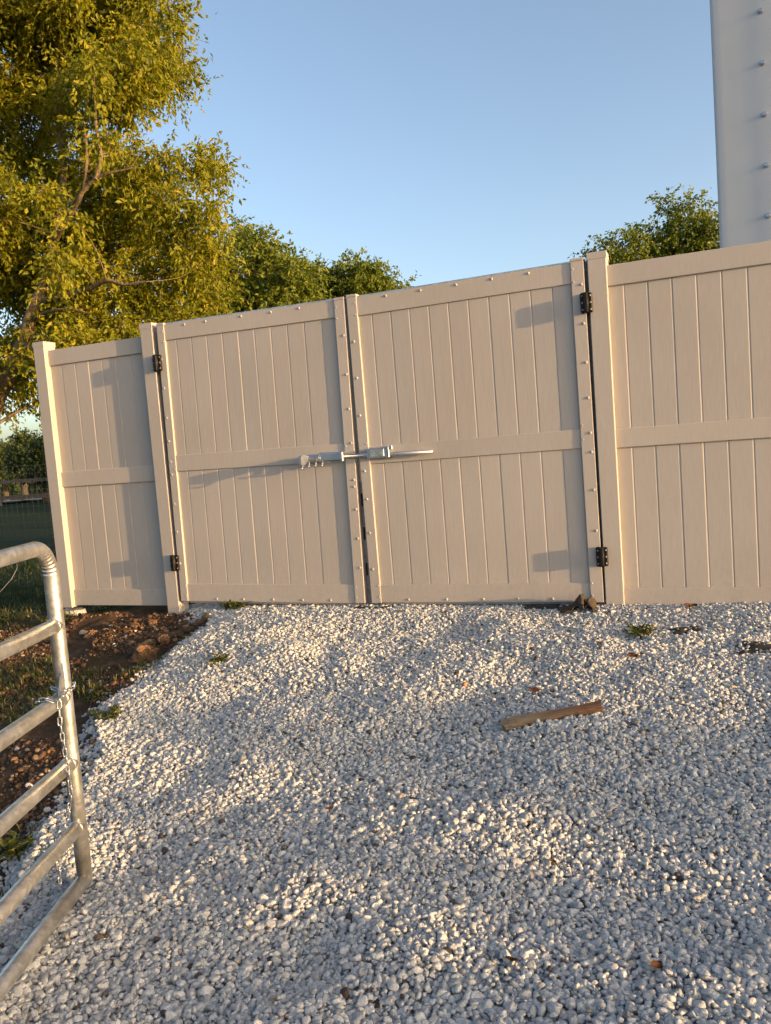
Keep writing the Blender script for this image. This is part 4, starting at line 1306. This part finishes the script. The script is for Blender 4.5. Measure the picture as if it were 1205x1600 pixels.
# bunched cloth by the right hinge post: folded loop standing up
def bunch():
    prof = [(-0.13, -0.004), (-0.09, 0.010), (-0.055, 0.014), (-0.03, 0.045), (-0.012, 0.082), (0.010, 0.094), (0.028, 0.070), (0.026, 0.034), (0.040, 0.030), (0.052, 0.062), (0.068, 0.070), (0.082, 0.040), (0.092, 0.006), (0.115, -0.006)]
    P_ = smooth_path([Vector((a, 0, b)) for a, b in prof], 2); rows_ = 9; V = []; F = []; n_ = len(P_)
    for j in range(rows_):
        v = j / (rows_ - 1) - 0.5
        for i, p in enumerate(P_):
            k_ = 1 - 0.45 * (2 * v) ** 2
            V.append((p.x * (1 + 0.15 * math.sin(v * 6)) + 0.030 * v + 0.006 * math.sin(i * 1.7 + v * 9), v * 0.15 * (1 + 0.2 * math.sin(i * 0.6)), p.z * k_ + 0.005 * math.sin(i * 2.3 + v * 13)))
    for j in range(rows_ - 1):
        for i in range(n_ - 1):
            a = j * n_ + i; F.append((a, a + 1, a + n_ + 1, a + n_))
    V = np.array(V); F = np.array(F)
    return np_mesh('ground_cloth', V, F, True)
bo = link_mesh('ground_cloth', bunch(), M['fabric_muddy'], None, place(1.185, 5.06, 0.010), (0, 0, -AZ + 0.25))
sd_ = bo.modifiers.new('thickness', 'SOLIDIFY'); sd_.thickness = 0.004
tag(bo, 'bunched muddy ground cloth folded up against the tall hinge post', 'ground cloth')
# muddy rolled cloth edge at the left of the gravel
rp_ = [(-1.80, 5.36), (-1.70, 5.50), (-1.60, 5.66), (-1.50, 5.80), (-1.42, 5.93), (-1.38, 6.02)]
pts = [Vector((x, y, H1(ground_h, x, y) + 0.022 + 0.008 * math.sin(i * 2))) for i, (x, y) in enumerate(rp_)]
q = []
for a, b in zip(pts[:-1], pts[1:]):
    for k in range(7): q.append(a.lerp(b, k / 7))
q.append(pts[-1])
q = [p + Vector((0.012 * math.sin(i * 0.9), 0.010 * math.sin(i * 1.7), 0.008 * math.sin(i * 1.3))) for i, p in enumerate(q)]
o0 = q[0].copy()
roll_me = tube_mesh('cloth_roll', [([p - o0 for p in q], [0.030 * (1 + 0.25 * math.sin(i * 1.9) + 0.15 * math.sin(i * 0.7)) * (0.6 if i in (0, len(q) - 1) else 1) for i in range(len(q))])], 9, False)
ro = link_mesh('cloth_roll', roll_me, M['fabric_muddy'], None, o0)
tag(ro, 'dirt-caked rolled edge of ground cloth where gravel meets dirt, near the left gate hinge', 'ground cloth')

# clods
def clod(x, y, size, seed, label, mat='soil', flat=0.7):
    r = np.random.default_rng(seed)
    v = rock(ICO4[0], r, 14, 10.0, (1, 0.85, flat)) * size
    d = unit(v)
    if mat == 'soil':
        v = v * (1 + 0.16 * vnoise(d[:, 0] * 3.1 + d[:, 2] * 2.0 + seed, d[:, 1] * 3.3 - d[:, 2] * 1.7, seed) + 0.12 * vnoise(d[:, 0] * 7.3 - d[:, 2] * 4 + seed, d[:, 1] * 7.1 + d[:, 2] * 5, seed + 50) + 0.07 * vnoise(d[:, 0] * 15 + d[:, 2] * 9, d[:, 1] * 15 - d[:, 2] * 11, seed + 90))[:, None]
    o = link_mesh('soil_clod' if mat == 'soil' else 'stone', np_mesh('clod', v, ICO4[1], mat != 'soil'), M[mat], None, (x, y, H1(ground_h, x, y) + size * 0.22), (0, 0, seed))
    tag(o, label, 'soil clod' if mat == 'soil' else 'stone')
clod(-1.70, 5.36, 0.19, 1, 'biggest brown soil lump at the lower end of the rolled cloth')
clod(-1.95, 6.02, 0.085, 2, 'orange-lit soil lump under the short fence panel')
clod(-1.84, 6.12, 0.075, 3, 'soil lump nearest the foot of the left gate hinge post')
clod(-2.25, 5.95, 0.10, 4, 'flat soil lump in the middle of the bare dirt below the short panel')
clod(-1.60, 5.55, 0.09, 5, 'soil lump half way along the rolled cloth')
clod(-2.36, 6.08, 0.075, 6, 'pale tan stone lying on dirt close to the end post', 'stone_tan', 0.5)
clod(0.334, 4.04, 0.045, 7, 'single orange-brown stone in the gravel above the wood piece', 'stone_rust', 0.8)

# weeds
def weed(x, y, n_, h, spread, seed, label, lw=0.35, leafL=0.045, hf=gravel_h):
    r = np.random.default_rng(seed)
    root_z = H1(hf, x, y)
    stems = []; bs_ = []; ds = []
    for i in range(n_):
        a = r.uniform(0, 6.28); rr = spread * math.sqrt(r.random())
        tip = Vector((rr * math.cos(a), rr * math.sin(a), h * r.uniform(0.5, 1.1)))
        b0 = Vector((rr * 0.5 * math.cos(a + 0.5), rr * 0.5 * math.sin(a + 0.5), -0.01))
        mid = b0.lerp(tip, 0.5) + Vector((0, 0, h * 0.25))
        stems.append(([b0, mid, tip], [0.0022, 0.0016, 0.0008]))
        for t in np.linspace(0.25, 1.0, 7):
            p = (b0.lerp(mid, t * 2) if t < 0.5 else mid.lerp(tip, t * 2 - 1))
            bs_.append(p[:]); ds.append(unit(np.array([r.normal(), r.normal(), r.normal() * 0.4 + 0.2])))
    root = empty('weed', (x, y, root_z))
    link_mesh('stem', tube_mesh('stem', stems, 5), M['weed'], root)
    B_ = np.array(bs_); D_ = np.array(ds); m = len(B_)
    v, f = leaf_arrays(B_, D_, unit(r.normal(0, 0.4, (m, 3)) + np.array([0, 0, 1.0])), leafL * r.uniform(0.6, 1.3, m), leafL * lw * r.uniform(0.8, 1.3, m))
    me = np_mesh('foliage', v, f, False); attr(me, 'var', np.repeat(np.clip(r.normal(0.55, 0.25, m), 0, 1), 4))
    link_mesh('foliage', me, M['weed'], root)
    tag(root, label, 'weed')
weed(-1.20, 6.16, 26, 0.055, 0.12, 1, 'yellow-green weed clump at the foot of the left gate leaf', 0.5)
weed(-1.02, 6.22, 14, 0.05, 0.07, 11, 'small yellow weed under the left gate leaf, right of the larger clump', 0.5)
weed(-1.08, 4.80, 9, 0.045, 0.05, 2, 'tiny lone green sprig in the gravel below the left gate leaf', 0.3)
weed(1.364, 4.44, 16, 0.055, 0.09, 3, 'green sprig in gravel between the hinge post and the black cloth patch', 0.25, 0.05)
weed(-1.58, 4.24, 22, 0.05, 0.10, 4, 'leafy dark weed at the gravel edge just right of the tube gate', 0.35, 0.036, ground_h)
weed(-1.75, 4.62, 14, 0.04, 0.09, 5, 'grassy weed where the gravel edge meets bare dirt', 0.25, 0.040, ground_h)
weed(-1.56, 3.05, 22, 0.06, 0.10, 6, 'low green weed seen between the lower rails of the tube gate', 0.3, 0.05, ground_h)
weed(-2.70, 6.45, 26, 0.07, 0.16, 7, 'green weed clump at the foot of the end post', 0.35, 0.05, ground_h)

# dead leaves and bark chips
def dead_leaf(x, y, size, seed, rz, label, curl=0.35):
    bm = bmesh.new(); n = 8
    rows_ = []
    for i in range(n + 1):
        t = i / n; w = 0.36 * math.sin(math.pi * min(1, t * 0.95 + 0.03)) ** 0.8
        zc_ = curl * (t - 0.5) ** 2
        rows_.append([bm.verts.new(((t - 0.5) * size, sgn * w * size * 0.9, (zc_ + (0.20 if sgn else 0.0) * w + 0.04 * math.sin(t * 9 + seed + sgn)) * size)) for sgn in (-1, 0, 1)])
    for a, b in zip(rows_[:-1], rows_[1:]):
        for k in range(2): bm.faces.new((a[k], a[k + 1], b[k + 1], b[k]))
    ext = bmesh.ops.solidify(bm, geom=bm.faces[:], thickness=0.0012)
    o = link_mesh('dead_leaf', bm_mesh('dead_leaf', bm, True), M['dead_leaf'], None, place(x, y, 0.020), (0.2, 0.1, rz))
    tag(o, label, 'leaf')
dead_leaf(1.217, 4.11, 0.075, 1, 0.4, 'curled rust-brown dead leaf below the green sprig near the hinge post')
dead_leaf(1.27, 4.13, 0.055, 9, 2.1, 'smaller dead leaf touching the rust-brown one near the hinge post')
dead_leaf(0.658, 3.85, 0.065, 2, 0.0, 'dark curled dead leaf just above the middle of the wood piece')
dead_leaf(1.10, 4.30, 0.05, 3, 1.0, 'dead leaf in gravel between the bunched cloth and the wood piece')
dead_leaf(1.80, 4.83, 0.09, 4, 0.2, 'dark dead leaf against the bottom rail of the right fence panel')
dead_leaf(-0.312, 3.10, 0.035, 5, 0.7, 'small dark dead leaf in the middle of the gravel')
dead_leaf(0.469, 2.60, 0.035, 6, 1.7, 'small brown dead leaf in the gravel below the wood piece')
dead_leaf(0.25, 2.10, 0.040, 7, 2.4, 'brown dead leaf in the nearest gravel, bottom centre')
dead_leaf(0.62, 2.02, 0.045, 8, 0.9, 'reddish dead leaf in the nearest gravel, bottom right')

# loose wire arching over the lawn at left
wp = [site(-30, 965, 6.0), site(0, 925, 6.0), site(18, 905, 6.05), site(27, 888, 6.1), site(26, 872, 6.15), site(20, 862, 6.2), site(5, 858, 6.3), site(-25, 880, 6.4), site(-40, 985, 6.5)]
o0 = wp[0].copy()
q = []
for a, b in zip(wp[:-1], wp[1:]):
    for k in range(4): q.append(a.lerp(b, k / 4) - o0)
q.append(wp[-1] - o0)
wo = link_mesh('loose_wire', tube_mesh('loose_wire', [(q, 0.0024)], 6), M['wire'], None, o0)
tag(wo, 'thin grey loop of loose wire over the grass behind the tube gate', 'wire')
#</ITEMS>
